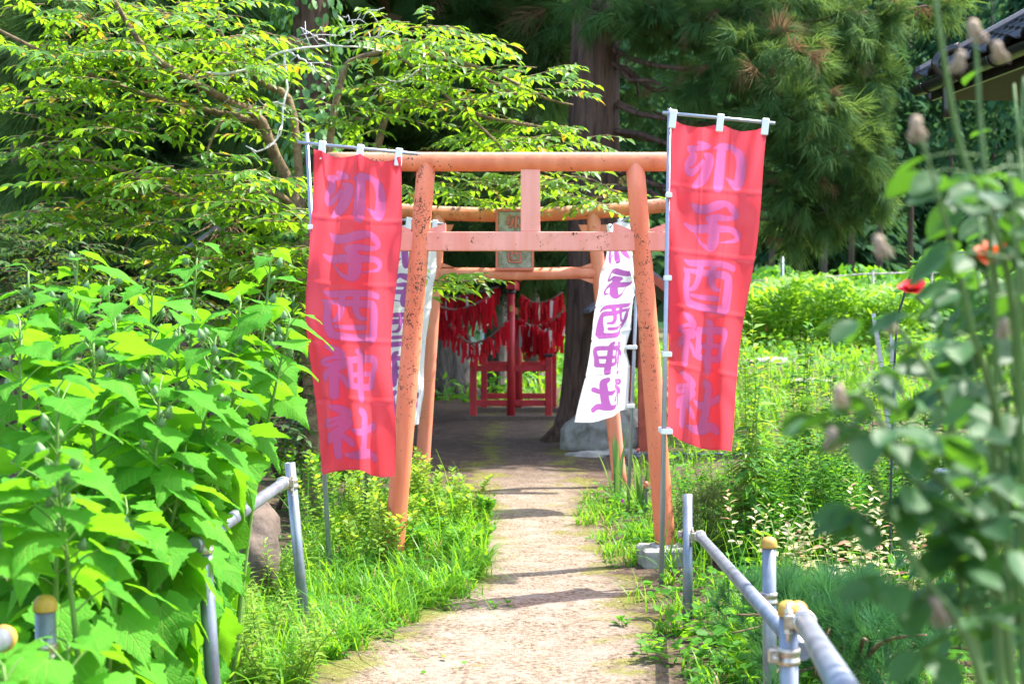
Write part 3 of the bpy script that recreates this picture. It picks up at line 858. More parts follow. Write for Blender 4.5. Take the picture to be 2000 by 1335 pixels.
    for l in loops:
        k = min(n - 1, max(0, int(round(l * (n - 1)))))
        q = Vector(P[2, k])
        tt = (q.x - ba.x) / (bb.x - ba.x)
        e = ba.lerp(bb, tt)
        lp = MB(); w = 0.048
        hgt_ = e.z - q.z + 0.03
        lp.box((q.x, e.y, (e.z + q.z) / 2 - 0.008), (w * 0.8, 0.03, hgt_ + 0.03), frame_from(bb - ba).to_4x4(), 0.004)
        lp.build('hanging_loop', M['white_clip'], t)
    for tv in ties:
        q = Vector(P[int(tv * (m - 1)), 0 if poleside == 0 else n - 1])
        s_ = (top.z - q.z) / (top.z - foot.z)
        e = top.lerp(foot, s_)
        tb = MB(); tb.box((e + (q - e) * 0.4), (max(0.034, abs(q.x - e.x) + 0.026), max(0.034, abs(q.y - e.y) + 0.02), 0.03), None, 0.004)
        tb.build('tie_loop', M['white_clip'], t)
    return t

dB = 7.94
wl = lambda px, py, dd=0.0: W(px, py, dB + dd)
banner('sun-dappled red banner with purple characters hanging before the rust-streaked pillar', (wl(599, 260), Gp(646, 1138) + Vector((0, 0, -0.03))), (wl(581, 278, -0.02), wl(817, 301, -0.06)),
       (0.08, 0.53, 0.97), (wl(614, 293, -0.05), wl(785, 306, -0.09), wl(766, 924, -0.07), wl(636, 926, -0.07)), M['banner_red'], seed=5, amp=0.058, shear=-0.055, ties=(0.24,), fold_freq=1.15)
dC = 7.83
wr = lambda px, py, dd=0.0: W(px, py, dC + dd)
banner('red banner with purple characters hanging before the pillar on the concrete footing', (wr(1308, 212), Gp(1291, 1148) + Vector((0, 0, -0.03))), (wr(1294, 220, -0.02), wr(1514, 241, -0.10)),
       (0.02, 0.51, 0.975), (wr(1311, 234), wr(1503, 247, -0.08), wr(1424, 880, -0.02), wr(1303, 852, 0.05)), M['banner_red'], seed=12, amp=0.045, ties=(0.24, 0.50, 0.74, 0.99), fold_freq=1.25)
dE = 10.8
we = lambda px, py, dd=0.0: W(px, py, dE + dd)
banner('sunlit white banner with mirrored purple characters seen from behind near the boulder', (we(1249, 418), Gp(1226, 1000) + Vector((0, 0, -0.03))), (we(1260, 408), we(1190, 444, 0.42)),
       (0.04, 0.5, 0.97), (we(1193, 448, 0.42), we(1243, 416, 0.0), we(1235, 806, 0.0), we(1133, 822, 0.36)), M['banner_white'], mirror=True, seed=21, amp=0.03, ties=(0.38, 0.68, 0.98), fold_freq=1.1, poleside=1)
dG = 10.4
wg = lambda px, py, dd=0.0: W(px, py, dG + dd)
banner('shaded white banner with dark purple characters behind the rust-streaked pillar', (wg(738, 412), Gp(712, 1020) + Vector((0, 0, -0.03))), (wg(866, 437), wg(735, 424, 0.1)),
       (0.03, 0.5, 0.97), (wg(742, 432, 0.1), wg(856, 441), wg(819, 832, 0.0), wg(722, 856, 0.12)), M['banner_white'], mirror=True, seed=33, amp=0.02, ties=(0.38, 0.68))

# ------------------------------------------------------------------ pipe fences
def clamp(p, axis, parent, side=1):
    """pressed-steel pipe clamp with its tightening bolt"""
    axis = Vector(axis).normalized(); p = Vector(p)
    b = MB()
    b.lathe(p - axis * 0.022, [(0.027, 0), (0.0305, 0.002), (0.0305, 0.014), (0.028, 0.017), (0.028, 0.027), (0.0305, 0.030), (0.0305, 0.042), (0.027, 0.044)], 18, axis)
    u = axis.cross(Vector((0, 0, 1)) if abs(axis.z) < 0.8 else Vector((0, 1, 0))).normalized() * side
    b.box(p + u * 0.038, (0.026, 0.022, 0.036), frame_from(u).to_4x4(), 0.003)
    c = b.build('clamp', M['clamp'], parent)
    v = axis.cross(u).normalized()
    k = MB(); q = p + u * 0.040
    k.tube([q - v * 0.045, q + v * 0.05], 0.0055, 8)
    k.lathe(q + v * 0.018, [(0.011, 0), (0.011, 0.012)], 6, v, False)
    k.lathe(q - v * 0.03, [(0.011, 0), (0.011, 0.010)], 6, v, False)
    o = link('bolt', k.mesh('bolt', M['clamp']), c)
    return c
def pipe(a, b, name, parent, r=0.0243, hollow=False):
    m_ = MB(); a, b = Vector(a), Vector(b)
    if hollow:
        ax = (b - a)
        m_.lathe(a, [(r, 0), (r, ax.length), (r * 0.86, ax.length), (r * 0.86, ax.length - 0.08)], 26, ax)
    else:
        m_.tube([a, a.lerp(b, 0.5), b], r, 26)
    return m_.build(name, M['pipe'], parent)
def capdome(p, axis, parent, r=0.0285):
    MB().lathe(Vector(p) - Vector(axis).normalized() * 0.012, [(r * 0.98, 0), (r, 0.004), (r, 0.016), (r * 0.9, 0.026), (r * 0.65, 0.034), (r * 0.3, 0.038), (0.001, 0.039)], 22, axis).build('end_cap', M['yellow_cap'], parent)

fr = thing('pipe_fence', 'galvanised pipe fence beside the dwarf pine, with domed yellow end caps', 'fence', (0.88, 5.0, 0))
A0, A1 = W(1343, 1230, 6.95), W(1343, 965, 7.1); A0.z = -0.05
pipe(A0, A1, 'post', fr, hollow=True)
B1 = W(1502, 1062, 5.0); B0 = Vector((B1.x + 0.004, 5.0, -0.05))
pipe(B0, B1, 'post', fr); capdome(B1, (0, 0, 1), fr)
C1 = W(1540, 1192, 3.65); C0 = Vector((C1.x + 0.004, 3.65, -0.05))
pipe(C0, C1, 'post', fr); capdome(C1, (0, 0, 1), fr)
ra = A1 + Vector((0.055, -0.03, -0.2)); rb = Vector((C1.x + 0.055, 3.75, 0.60))
pipe(ra, rb, 'rail', fr)
rc = W(1559, 1192, 3.95); rdir = Vector((-0.275, -1.7, 0.235)).normalized()
pipe(rc, rc + rdir * 2.4, 'rail', fr); capdome(rc, -rdir, fr)
clamp((A1.x, A1.y, ra.z), (0, 0, 1), fr); clamp(ra + (rb - ra) * 0.015, rb - ra, fr)
tB = (ra.y - 5.0) / (ra.y - rb.y); zB = ra.z + (rb.z - ra.z) * tB
clamp((B1.x, B1.y, zB - 0.03), (0, 0, 1), fr)
clamp((C1.x, C1.y, C1.z - 0.115), (0, 0, 1), fr); clamp(rc + rdir * 0.42, rdir, fr)

fl = thing('pipe_fence', 'galvanised pipe fence half buried in the rosemallow leaves', 'fence', (-1.1, 5.4, 0))
H1 = W(566, 903, 6.5); H0 = W(600, 1255, 6.5); H0.z = -0.05
pipe(H0, H1, 'post', fl, hollow=True)
I1 = W(396, 1030, 4.55); I0 = W(430, 1400, 4.55); I0.z = -0.05
pipe(I0, I1, 'post', fl)
J1 = W(88, 1182, 3.4); J0 = Vector((J1.x + 0.02, 3.4, -0.05)); pipe(J0, J1, 'post', fl); capdome(J1, (0, 0, 1), fl)
la = W(556, 941, 6.45); lb = W(382, 1062, 4.5)
pipe(la, la + (lb - la) * 1.02, 'rail', fl)
clamp((H1 + (H0 - H1) * 0.11), H1 - H0, fl); clamp(la + (lb - la) * 0.03, lb - la, fl, -1); clamp(I1 + (I0 - I1) * 0.07, I1 - I0, fl)
lc = W(6, 1246, 3.0); pipe(lc, lc + Vector((-0.03, -1.5, 0.05)), 'rail', fl); capdome(lc, (0.03, 1.5, -0.05), fl)
clamp(J1 + Vector((0, 0, -0.11)), (0, 0, 1), fl)

# thin garden rail further on, with red-tipped stakes
rl = thing('garden_rail', 'thin grey garden rail with red-tipped stakes beyond the torii', 'rail', (1.9, 15, 0))
g1, g2 = W(1238, 886, 15.0), W(1500, 886, 15.0)
MB().tube([g1, g2], 0.014, 10).build('rail', M['pipe'], rl)
for px in (1246, 1300, 1370, 1440, 1495):
    p = W(px, 886, 15.0)
    MB().tube([(p.x, 15.0, HZ(p.x, 15) - 0.02), (p.x, 15.0, p.z + 0.02)], 0.014, 10).build('stake', M['pipe'], rl)
    MB().lathe((p.x, 15.0, p.z + 0.02), [(0.018, 0), (0.018, 0.03), (0.01, 0.04)], 10).build('stake_tip', M['red_tip'], rl)
hp = thing('plant_hoop', 'small bent pipe hoop with a red tip beside the iris leaves', 'hoop', (1.0, 10.8, 0))
a = W(1262, 1015, 10.6); b = W(1262, 950, 10.6); c = W(1283, 985, 10.2)
MB().tube([(a.x, a.y, -0.02), b + Vector((0, 0, -0.02)), b], 0.011, 10).build('stake', M['pipe'], hp)
MB().tube(smooth_path([b + Vector((0, 0, -0.03)), W(1272, 955, 10.4), c, W(1287, 1030, 10.2)], 12), 0.011, 10).build('bent_rail', M['pipe'], hp)
MB().lathe(b, [(0.016, -0.01), (0.016, 0.03), (0.008, 0.04)], 10).build('stake_tip', M['red_tip'], hp)

# ------------------------------------------------------------------ rocks
def rock(name, label, c, size, mat, seed, grp=None, sub=3):
    rr = np.random.default_rng(seed)
    b = MB()
    n, m = 30, 18
    V, Fc = [], []
    k = rr.normal(0, 1, (9, 3)); ph = rr.random(9) * 6.28
    for i in range(m + 1):
        th = math.pi * i / m
        for j in range(n):
            a = 2 * math.pi * j / n
            d = np.array([math.sin(th) * math.cos(a), math.sin(th) * math.sin(a), math.cos(th)])
            r = 1 + 0.12 * np.sin(k @ d * 1.8 + ph).sum() / 2 + 0.045 * np.sin(k @ d * 5 + ph).sum() / 2
            pw = np.sign(d) * np.abs(d) ** 0.95
            V.append((c[0] + pw[0] * r * size[0], c[1] + pw[1] * r * size[1], c[2] + pw[2] * r * size[2]))
    for i in range(m):
        for j in range(n):
            j2 = (j + 1) % n
            Fc.append((i * n + j, (i + 1) * n + j, (i + 1) * n + j2, i * n + j2))
    b.add(V, Fc, True)
    o = b.build(name, mat); tag(o, label, 'rock', grp)
    return o
rock('boulder', 'large rounded grey boulder at the foot of the big cedar', (1.03, 16.0, 0.14), (0.46, 0.36, 0.42), M['stone'], 3)
rock('flat_stone', 'flat grey stone lying before the large boulder', (0.86, 15.2, 0.0), (0.27, 0.15, 0.05), M['stone'], 4)
rock('flat_stone', 'thin slab of stone leaning low beside the grey boulder', (1.16, 15.3, 0.0), (0.2, 0.13, 0.07), M['stone'], 8)
rock('boulder', 'brown weathered rock in the grass behind the galvanised pipe rail', (-1.38, 7.4, 0.20), (0.20, 0.22, 0.33), M['brown_stone'], 6)
for k, (px, py, s) in enumerate(((1500, 770, .5), (1590, 800, .35), (1640, 885, .18))):
    p = Gp(px, py)
    rock('garden_stone', 'pale flat stone lying in the sunlit garden bed', (p.x, p.y, HZ(p.x, p.y)), (s, s * 0.6, s * 0.22), M['stone'], 40 + k, 'stones in the garden bed')

# ------------------------------------------------------------------ red wooden torii with side posts, seen end-on
rt = thing('wooden_torii', 'red wooden four-legged torii with black post caps beneath the cedars', 'torii', (0, 21.4, HZ(0, 21.4)))
def leg_set(d, cx, py_base, sc):
    z0 = HZ(cx, d)
    pm = 0.058
    top = EYE + (620 - 573) / F * 20.6 + 0.0
    MB().tube([(cx, d, z0), (cx, d, top)], [0.062, 0.055], 20).build('pillar', M['red_wood'], rt)
    MB().lathe((cx, d, top - 0.001), [(0.066, 0), (0.072, 0.01), (0.072, 0.05), (0.066, 0.055)], 20).build('collar', M['black_cap'], rt)
    MB().box((cx, d - 0.064, top - 0.22), (0.04, 0.02, 0.09), None, 0.004).build('brass_plate', M['gold'], rt)
    for sx in (-1, 1):
        x = cx + sx * 0.545
        MB().box((x, d, z0 + 0.455), (0.10, 0.10, 0.91), None, 0.008).build('side_post', M['red_wood'], rt)
        MB().box((x, d, z0 + 0.933), (0.13, 0.13, 0.045), None, 0.012).build('post_cap', M['black_cap'], rt)
        for zz in (0.24, 0.74):
            MB().bar((cx + sx * 0.055, d, z0 + zz), (cx + sx * 0.496, d, z0 + zz), 0.06, 0.085, 0.004).build('side_rail', M['red_wood'], rt)
    MB().box((cx, d - 0.02, z0 + 0.02), (1.36, 0.16, 0.08), None, 0.006).build('sill_beam', M['old_wood'], rt)
    return top
tp = leg_set(20.6, -0.015, 820, 1); leg_set(22.4, 0.105, 804, 1)
MB().bar((-0.02, 20.3, tp + 0.12), (0.11, 22.7, tp + 0.12), 0.14, 0.13, 0.01).build('lintel', M['red_wood'], rt)
MB().bar((-0.03, 20.0, tp + 0.245), (0.12, 23.0, tp + 0.245), 0.2, 0.10, 0.01).build('top_beam', M['faded_red'], rt)
MB().bar((-0.035, 19.9, tp + 0.33), (0.125, 23.1, tp + 0.33), 0.30, 0.05, 0.01).build('cap_beam', M['old_wood'], rt)
MB().bar((0.02, 20.62, tp - 0.25), (0.07, 22.38, tp - 0.25), 0.07, 0.10, 0.004).build('tie_beam', M['red_wood'], rt)

# ropes hung with red cloth strips
strip_v = []; strip_f = []
for k in range(4):
    z = -k / 3.0; w = 0.5 * (1 - 0.1 * k)
    strip_v += [(-w, 0.12 * math.sin(k * 1.7), z), (w, 0.12 * math.sin(k * 1.7 + 0.7), z)]
for k in range(3): strip_f.append((2 * k, 2 * k + 1, 2 * k + 3, 2 * k + 2))
strip_me = []
for vv in range(3):
    b = MB(); b.add([(x * 0.045, y * 0.06 * (1 + vv * 0.6), z * 0.24) for x, y, z in strip_v], strip_f, True)
    strip_me.append(b.mesh('cloth_strip', M['red_cloth']))
def strip_rope(label, pts, count, lmin, lmax, spread=0.03, r=0.016):
    P_ = smooth_path(pts, 40)
    t = thing('cloth_rope', label, 'rope', pts[0])
    MB().tube(P_, r, 8).build('rope', M['rope'], t)
    for k in range(count):
        f_ = (k + R.random()) / count * 39; i0 = min(38, int(f_))
        p = P_[i0].lerp(P_[i0 + 1], f_ - i0) + Vector((R.uniform(-spread, spread), R.uniform(-0.12, 0.12), -0.005 + R.uniform(-.09, .02) * (R.random() < .5)))
        o = link('cloth_strip', R.choice(strip_me), t)
        s = R.uniform(lmin * 0.7, lmax * 1.15)
        o.matrix_basis = Matrix.Translation(p) @ Matrix.Rotation(R.uniform(-1.2, 1.2), 4, 'Z') @ Matrix.Rotation(R.uniform(-0.2, 0.2), 4, 'Y') @ Matrix.Scale(s, 4)
dr = 20.0
w20 = lambda px, py, dd=0.0: W(px, py, dr + dd)
strip_rope('sagging rope of dark red cloth strips looping low beside the red torii', [w20(846, 610), w20(880, 640), w20(915, 668), w20(945, 664), w20(972, 645), w20(992, 625)], 70, 0.7, 1.1)
strip_rope('upper rope of bright red cloth strips in front of the huge dark trunk', [w20(842, 590), w20(870, 602), w20(900, 603), w20(940, 588), w20(960, 575)], 80, 0.8, 1.5, 0.05)
strip_rope('short rope of red strips hanging low between the trunk and capped post', [w20(905, 640, .4), w20(920, 668, .4), w20(935, 685, .4)], 24, 0.6, 1.0)
strip_rope('high rope of red strips tied under the cedar boughs', [w20(850, 572, .8), w20(885, 580, .8), w20(925, 572, .8), w20(975, 560, .8)], 60, 0.7, 1.2, 0.06)
w21 = lambda px, py, dd=0.0: W(px, py, 21.0 + dd)
strip_rope('thick curtain of red cloth strips between the red pillar and the big cedar', [w21(1012, 622), w21(1035, 635), w21(1060, 636), w21(1080, 625), w21(1100, 608)], 110, 0.9, 1.8, 0.07)
strip_rope('bunched bundle of scarlet strips hanging lowest beside the big cedar', [w21(1052, 640, -.3), w21(1063, 650, -.3), w21(1074, 640, -.3)], 50, 0.9, 1.6, 0.05)
strip_rope('rope of red and white strips under the boughs right of the red pillar', [w21(1015, 575, .3), w21(1040, 590, .3), w21(1070, 588, .3), w21(1098, 570, .3)], 80, 0.7, 1.3, 0.06)

# ------------------------------------------------------------------ things behind the shrine
gh = thing('sheeted_stack', 'pale stack under translucent sheeting with a blue side in the far field', 'stack', W(935, 660, 34))
p = W(932, 628, 34); z0 = HZ(p.x, 34)
b = MB(); b.add([(p.x - 0.5, 33.6, z0), (p.x + 0.05, 33.6, z0), (p.x + 0.2, 33.6, 1.75), (p.x - 0.15, 33.6, 1.7), (p.x - 0.5, 34.8, z0), (p.x + 0.05, 34.8, z0), (p.x + 0.2, 34.8, 1.75), (p.x - 0.15, 34.8, 1.7)],
      [(0, 1, 2, 3), (7, 6, 5, 4), (0, 4, 5, 1), (1, 5, 6, 2), (2, 6, 7, 3), (3, 7, 4, 0)]); b.build('pale_sheet', M['pale_sheet'], gh)
b = MB(); b.add([(p.x + 0.08, 33.7, z0 + 0.05), (p.x + 0.36, 33.7, z0 + 0.1), (p.x + 0.32, 33.7, 1.5), (p.x + 0.22, 33.7, 1.72), (p.x + 0.08, 34.6, z0 + 0.05), (p.x + 0.36, 34.6, z0 + 0.1), (p.x + 0.32, 34.6, 1.5), (p.x + 0.22, 34.6, 1.72)],
      [(0, 1, 2, 3), (7, 6, 5, 4), (0, 4, 5, 1), (1, 5, 6, 2), (2, 6, 7, 3), (3, 7, 4, 0)]); b.build('blue_sheet', M['blue_sheet'], gh)
fp = thing('curved_pipe', 'curved yellowish standpipe standing in the field behind the red torii', 'pipe', W(1060, 720, 27))
q_ = W(1052, 712, 27); MB().tube(smooth_path([(q_.x, 27, HZ(q_.x, 27)), (q_.x, 27, 0.75), (q_.x + 0.1, 27, 0.92), (q_.x + 0.22, 27, 0.86), (q_.x + 0.26, 27, 0.7)], 16), 0.022, 10).build('spout', M['gold'], fp)

# roofed board seen end-on (red post, little gable)
nb = thing('roofed_notice_board', 'small gabled notice board with faded red post behind the boulder', 'notice board', (1.47, 16, 0))
for d in (15.7, 17.6):
    MB().box((1.45, d, 0.75), (0.115, 0.115, 1.55), None, 0.006).build('post', M['faded_red'], nb)
MB().box((1.45, 16.65, 1.2), (0.04, 1.78, 0.6), None, 0.004).build('board', M['old_wood'], nb)
ap = W(1262, 536, 15.5)
for s in (-1, 1):
    MB().bar((ap.x + s * 0.01, 15.4, ap.z), (ap.x + s * 0.55, 15.4, ap.z - 0.42), 0.04, 0.08).build('gable_board', M['faded_red'], nb)
    b = MB(); b.add([(ap.x, 15.42, ap.z + 0.05), (ap.x + s * 0.62, 15.42, ap.z - 0.42), (ap.x + s * 0.62, 17.9, ap.z - 0.42), (ap.x, 17.9, ap.z + 0.05),
                     (ap.x, 15.42, ap.z + 0.09), (ap.x + s * 0.62, 15.42, ap.z - 0.38), (ap.x + s * 0.62, 17.9, ap.z - 0.38), (ap.x, 17.9, ap.z + 0.09)],
                    [(0, 1, 2, 3), (7, 6, 5, 4), (0, 4, 5, 1), (1, 5, 6, 2), (2, 6, 7, 3), (3, 7, 4, 0)]); b.build('roof_slope', M['grey_roof'], nb)

# little weathered shrine hut half hidden in the leaves at the left
hu = thing('wooden_shrine_hut', 'small dark wooden hut with grey roof half hidden by leaves', 'hut', W(450, 640, 14))
hc = W(440, 560, 14); hzz = HZ(hc.x, 14)
MB().box((hc.x, 14.4, hzz + 0.85), (0.85, 0.8, 1.5), None, 0.01).build('wall', M['old_wood'], hu)
for sx in (-0.42, 0.42):
    MB().box((hc.x + sx, 13.98, hzz + 0.8), (0.1, 0.1, 1.6), None, 0.006).build('corner_post', M['old_wood'], hu)
for s in (-1, 1):
    zr = EYE + (620 - 455) / F * 14
    MB().add([(hc.x, 13.6, zr), (hc.x + s * 0.75, 13.6, zr - 0.5), (hc.x + s * 0.75, 15.2, zr - 0.5), (hc.x, 15.2, zr), (hc.x, 13.6, zr + 0.05), (hc.x + s * 0.75, 13.6, zr - 0.45), (hc.x + s * 0.75, 15.2, zr - 0.45), (hc.x, 15.2, zr + 0.05)],
             [(0, 1, 2, 3), (7, 6, 5, 4), (0, 4, 5, 1), (1, 5, 6, 2), (2, 6, 7, 3), (3, 7, 4, 0)]).build('roof_slope', M['grey_roof'], hu)

# ------------------------------------------------------------------ house eave at the right
ho = thing('tiled_house', 'house corner with black glazed roof tiles and dark gutter', 'house', (4.6, 11, 0))
e0 = W(1792, 172, 12.6); e1 = Vector((e0.x + 0.46, 8.6, e0.z))       # gutter line runs towards the camera
ed = (e1 - e0).normalized(); rin = Vector((ed.y * -1, ed.x, 0)); 
if rin.x < 0: rin = -rin
up = (rin * 0.88 + Vector((0, 0, 0.48))).normalized()
L_ = (e1 - e0).length
gt = MB()
prof = [Vector((-0.075 * math.cos(a), 0, -0.075 * math.sin(a))) for a in np.linspace(0, math.pi, 9)]
V = []; Fc = []
for pt in (e0, e1):
    for r_ in (1.0, 0.88):
        for c_ in prof:
            V.append(pt + rin * (c_.x * r_) + Vector((0, 0, c_.z * r_)))
for j in range(8):
    Fc += [(j, j + 1, 18 + j + 1, 18 + j), (9 + j + 1, 9 + j, 27 + j, 27 + j + 1), (j + 1, j, 9 + j, 9 + j + 1)]
Fc += [(0, 18, 27, 9), (8, 17, 35, 26)]
gt.add(V, Fc, True)
gto = gt.build('gutter', M['gutter'], ho)
for k in range(6):
    pt = e0.lerp(e1, 0.06 + k * 0.16)
    MB().tube([pt + rin * (0.079 * -math.cos(a)) + Vector((0, 0, -0.079 * math.sin(a))) for a in np.linspace(0, math.pi, 9)], 0.006, 6).build('gutter_bracket', M['gutter'], gto)
base0 = e0 + rin * 0.06 + Vector((0, 0, 0.06)) - ed * 0.05
# roof deck and tile rows
dk = MB(); dn = ed.cross(up).normalized()
if dn.z < 0: dn = -dn
dk.add([base0 + rin * 0.0, base0 + ed * (L_ + 0.05), base0 + ed * (L_ + 0.05) + up * 3.5, base0 + up * 3.5] + [p_ - dn * 0.06 for p_ in (base0, base0 + ed * (L_ + 0.05), base0 + ed * (L_ + 0.05) + up * 3.5, base0 + up * 3.5)],
       [(0, 1, 2, 3), (7, 6, 5, 4), (0, 4, 5, 1), (1, 5, 6, 2), (2, 6, 7, 3), (3, 7, 4, 0)])
rfo = dk.build('roof', M['soffit'], ho)
tv_ = []; tf_ = []
nu = 8
for j in range(2):
    for i_ in range(nu + 1):
        u_ = i_ / nu
        zz = 0.028 * math.sin(u_ * math.pi * 2 - 0.6) + (0.03 if j == 0 else 0.0)
        tv_.append((u_ * 0.285, j * 0.30, zz))
for j in range(2):
    for i_ in range(nu + 1):
        x_, y_, z_ = tv_[j * (nu + 1) + i_]; tv_.append((x_, y_, z_ - 0.022))
N_ = nu + 1
for i_ in range(nu):
    tf_ += [(i_, i_ + 1, N_ + i_ + 1, N_ + i_), (2 * N_ + i_, 3 * N_ + i_, 3 * N_ + i_ + 1, 2 * N_ + i_ + 1), (i_, 2 * N_ + i_, 2 * N_ + i_ + 1, i_ + 1)]
tf_ += [(0, N_, 3 * N_, 2 * N_), (nu, 2 * N_ + nu, 3 * N_ + nu, N_ + nu)]
tb = MB(); tb.add(tv_, tf_, True); tile_me = tb.mesh('roof_tile', M['roof_tile'])
Rm = Matrix((ed, up, dn)).transposed().to_4x4() if ed.cross(up).dot(dn) > 0 else Matrix((ed, up, dn)).transposed().to_4x4()
for r_ in range(11):
    for k in range(14):
        o = link('roof_tile', tile_me, rfo)
        mt_ = Rm.copy(); mt_.translation = base0 + ed * (k * 0.287) + up * (r_ * 0.262 - 0.05) + dn * (0.045)
        o.matrix_basis = mt_
# gable-side ridge tile, barge board and downpipe elbow
MB().bar(base0 - ed * 0.06 + dn * 0.09, base0 - ed * 0.06 + up * 3.4 + dn * 0.09, 0.16, 0.09, 0.03).build('verge_tile', M['roof_tile'], ho)
MB().bar(base0 - ed * 0.03 - dn * 0.1, base0 - ed * 0.03 + up * 3.4 - dn * 0.1, 0.04, 0.16).build('barge_board', M['gutter'], ho)
MB().bar(e0 + rin * 0.14 - Vector((0, 0, 0.02)), e1 + rin * 0.14 - Vector((0, 0, 0.02)), 0.03, 0.18).build('fascia', M['gutter'], ho)
j0 = W(1832, 112, 12.3)
MB().tube(smooth_path([W(1875, 92, 12.0), W(1842, 105, 12.1), W(1828, 122, 12.1), W(1836, 140, 12.1), W(1848, 165, 12.1), W(1852, 230, 12.1)], 20), 0.042, 14).build('downpipe', M['gutter'], ho)
so0 = e0 + rin * 0.16 + Vector((0, 0, -0.10))
MB().add([so0, so0 + ed * L_, so0 + ed * L_ + rin * 0.9, so0 + rin * 0.9] + [p_ + Vector((0, 0, 0.03)) for p_ in (so0, so0 + ed * L_, so0 + ed * L_ + rin * 0.9, so0 + rin * 0.9)],
         [(3, 2, 1, 0), (4, 5, 6, 7), (0, 1, 5, 4), (1, 2, 6, 5), (2, 3, 7, 6), (3, 0, 4, 7)]).build('soffit', M['soffit'], ho)
wl0 = so0 + rin * 0.9 + ed * 0.5
MB().add([Vector((p_.x, p_.y, z_)) for p_ in (wl0, wl0 + ed * 3.2, wl0 + ed * 3.2 + rin * 3, wl0 + rin * 3) for z_ in (HZ(wl0.x, wl0.y) - 0.1,)] + [Vector((p_.x, p_.y, so0.z + 0.0)) for p_ in (wl0, wl0 + ed * 3.2, wl0 + ed * 3.2 + rin * 3, wl0 + rin * 3)],
         [(0, 1, 5, 4), (1, 2, 6, 5), (2, 3, 7, 6), (3, 0, 4, 7), (0, 3, 2, 1), (4, 5, 6, 7)]).build('wall', M['plaster'], ho)

# ------------------------------------------------------------------ leaf shapes
cher_v = np.array([(0, 0, 0), (.33, .20, .05), (.36, 0, 0), (.33, -.20, .05), (.7, .14, 0), (.7, 0, -.05), (.7, -.14, 0), (1, 0, -.16)])
cher_f = np.array([(0, 3, 2), (0, 2, 1), (3, 6, 5), (3, 5, 2), (2, 5, 4), (2, 4, 1), (6, 7, 5), (5, 7, 4)])
lance_v = np.array([(0, 0, 0), (.4, .085, .02), (.4, 0, 0), (.4, -.085, .02), (1, 0, -.22)])
lance_f = np.array([(0, 3, 2), (0, 2, 1), (3, 4, 2), (2, 4, 1)])
oval_v = np.array([(0, 0, 0), (.3, .3, .04), (.3, -.3, .04), (.75, .27, .0), (.75, -.27, 0), (1, 0, -.08), (.5, 0, -.02)])
oval_f = np.array([(0, 2, 6), (0, 6, 1), (2, 4, 6), (6, 3, 1), (4, 5, 6), (6, 5, 3)])
blade_v, blade_f = [], []
for k in range(5):
    t = k / 4; w = 0.5 * (1 - t ** 1.6) + 0.02
    blade_v += [(t, -w, 0.0), (t, w, 0.0)]
for k in range(4): blade_f.append((2 * k, 2 * k + 1, 2 * k + 3, 2 * k + 2))
blade_v = np.array(blade_v); blade_f = np.array(blade_f)

def grass_blades(bag, P, h, w, lean, rnd=None):
    """bent blades rooted at P"""
    N = len(P)
    a = rng.random(N) * 2 * np.pi
    h = np.broadcast_to(h, N) * (0.6 + 0.8 * rng.random(N)); w = np.broadcast_to(w, N) * (0.7 + 0.6 * rng.random(N))
    ln = lean * (0.3 + rng.random(N) * 1.1)
    d = np.stack([np.cos(a), np.sin(a), np.zeros(N)], 1); s = np.stack([-np.sin(a), np.cos(a), np.zeros(N)], 1)
    K = 5; V = np.zeros((N, 2 * K, 3))
    for k in range(K):
        t = k / (K - 1); ww = w * (1 - t ** 1.6) * 0.5 + 0.0006
        ang = ln * t * 1.6
        c = P + d * (h * ln * t * t * 0.9)[:, None] + np.array([0, 0, 1.0]) * (h * (t - 0.45 * ln * t ** 2.4))[:, None]
        V[:, 2 * k] = c - s * ww[:, None]; V[:, 2 * k + 1] = c + s * ww[:, None]
    Fc = (blade_f[None] + (np.arange(N) * 2 * K)[:, None, None]).reshape(-1, 4)
    bag.put(V.reshape(-1, 3), Fc, np.repeat(rng.random(N), 2 * K))

def lathe_me(name, prof, n, mat):
    return MB().lathe((0, 0, 0), prof, n).mesh(name, mat)

# ------------------------------------------------------------------ cedars
def strand_template(n, fan, droop, L=1.0, w=0.035):
    V, Fc = [], []
    for k in range(n):
        a = R.uniform(-fan, fan); e = R.uniform(-0.5, 0.45); l = L * R.uniform(0.55, 1.0)
        o = Vector((R.uniform(0, 0.35), R.uniform(-0.08, 0.08), R.uniform(-0.06, 0.06)))
        d = Vector((math.cos(a) * math.cos(e), math.sin(a) * math.cos(e), math.sin(e)))
        s = d.cross(Vector((R.uniform(-.6, .6), R.uniform(-.6, .6), 1))).normalized() * w * R.uniform(0.7, 1.3)
        b = len(V)
        for t in (0.0, 0.5, 1.0):
            c = o + d * (l * t) + Vector((0, 0, -droop * t * t * l))
            ww = 0.8 if t == 0 else (1.0 if t == 0.5 else 0.15)
            V += [c - s * ww, c + s * ww]
        Fc += [(b, b + 1, b + 3, b + 2), (b + 2, b + 3, b + 5, b + 4)]
    return np.array([tuple(v) for v in V]), np.array(Fc)
sprays = [strand_template(50, f_, d_, w=0.0115) for f_, d_ in ((0.9, 0.25), (0.7, 0.42), (1.25, 0.15), (0.9, 0.55))]

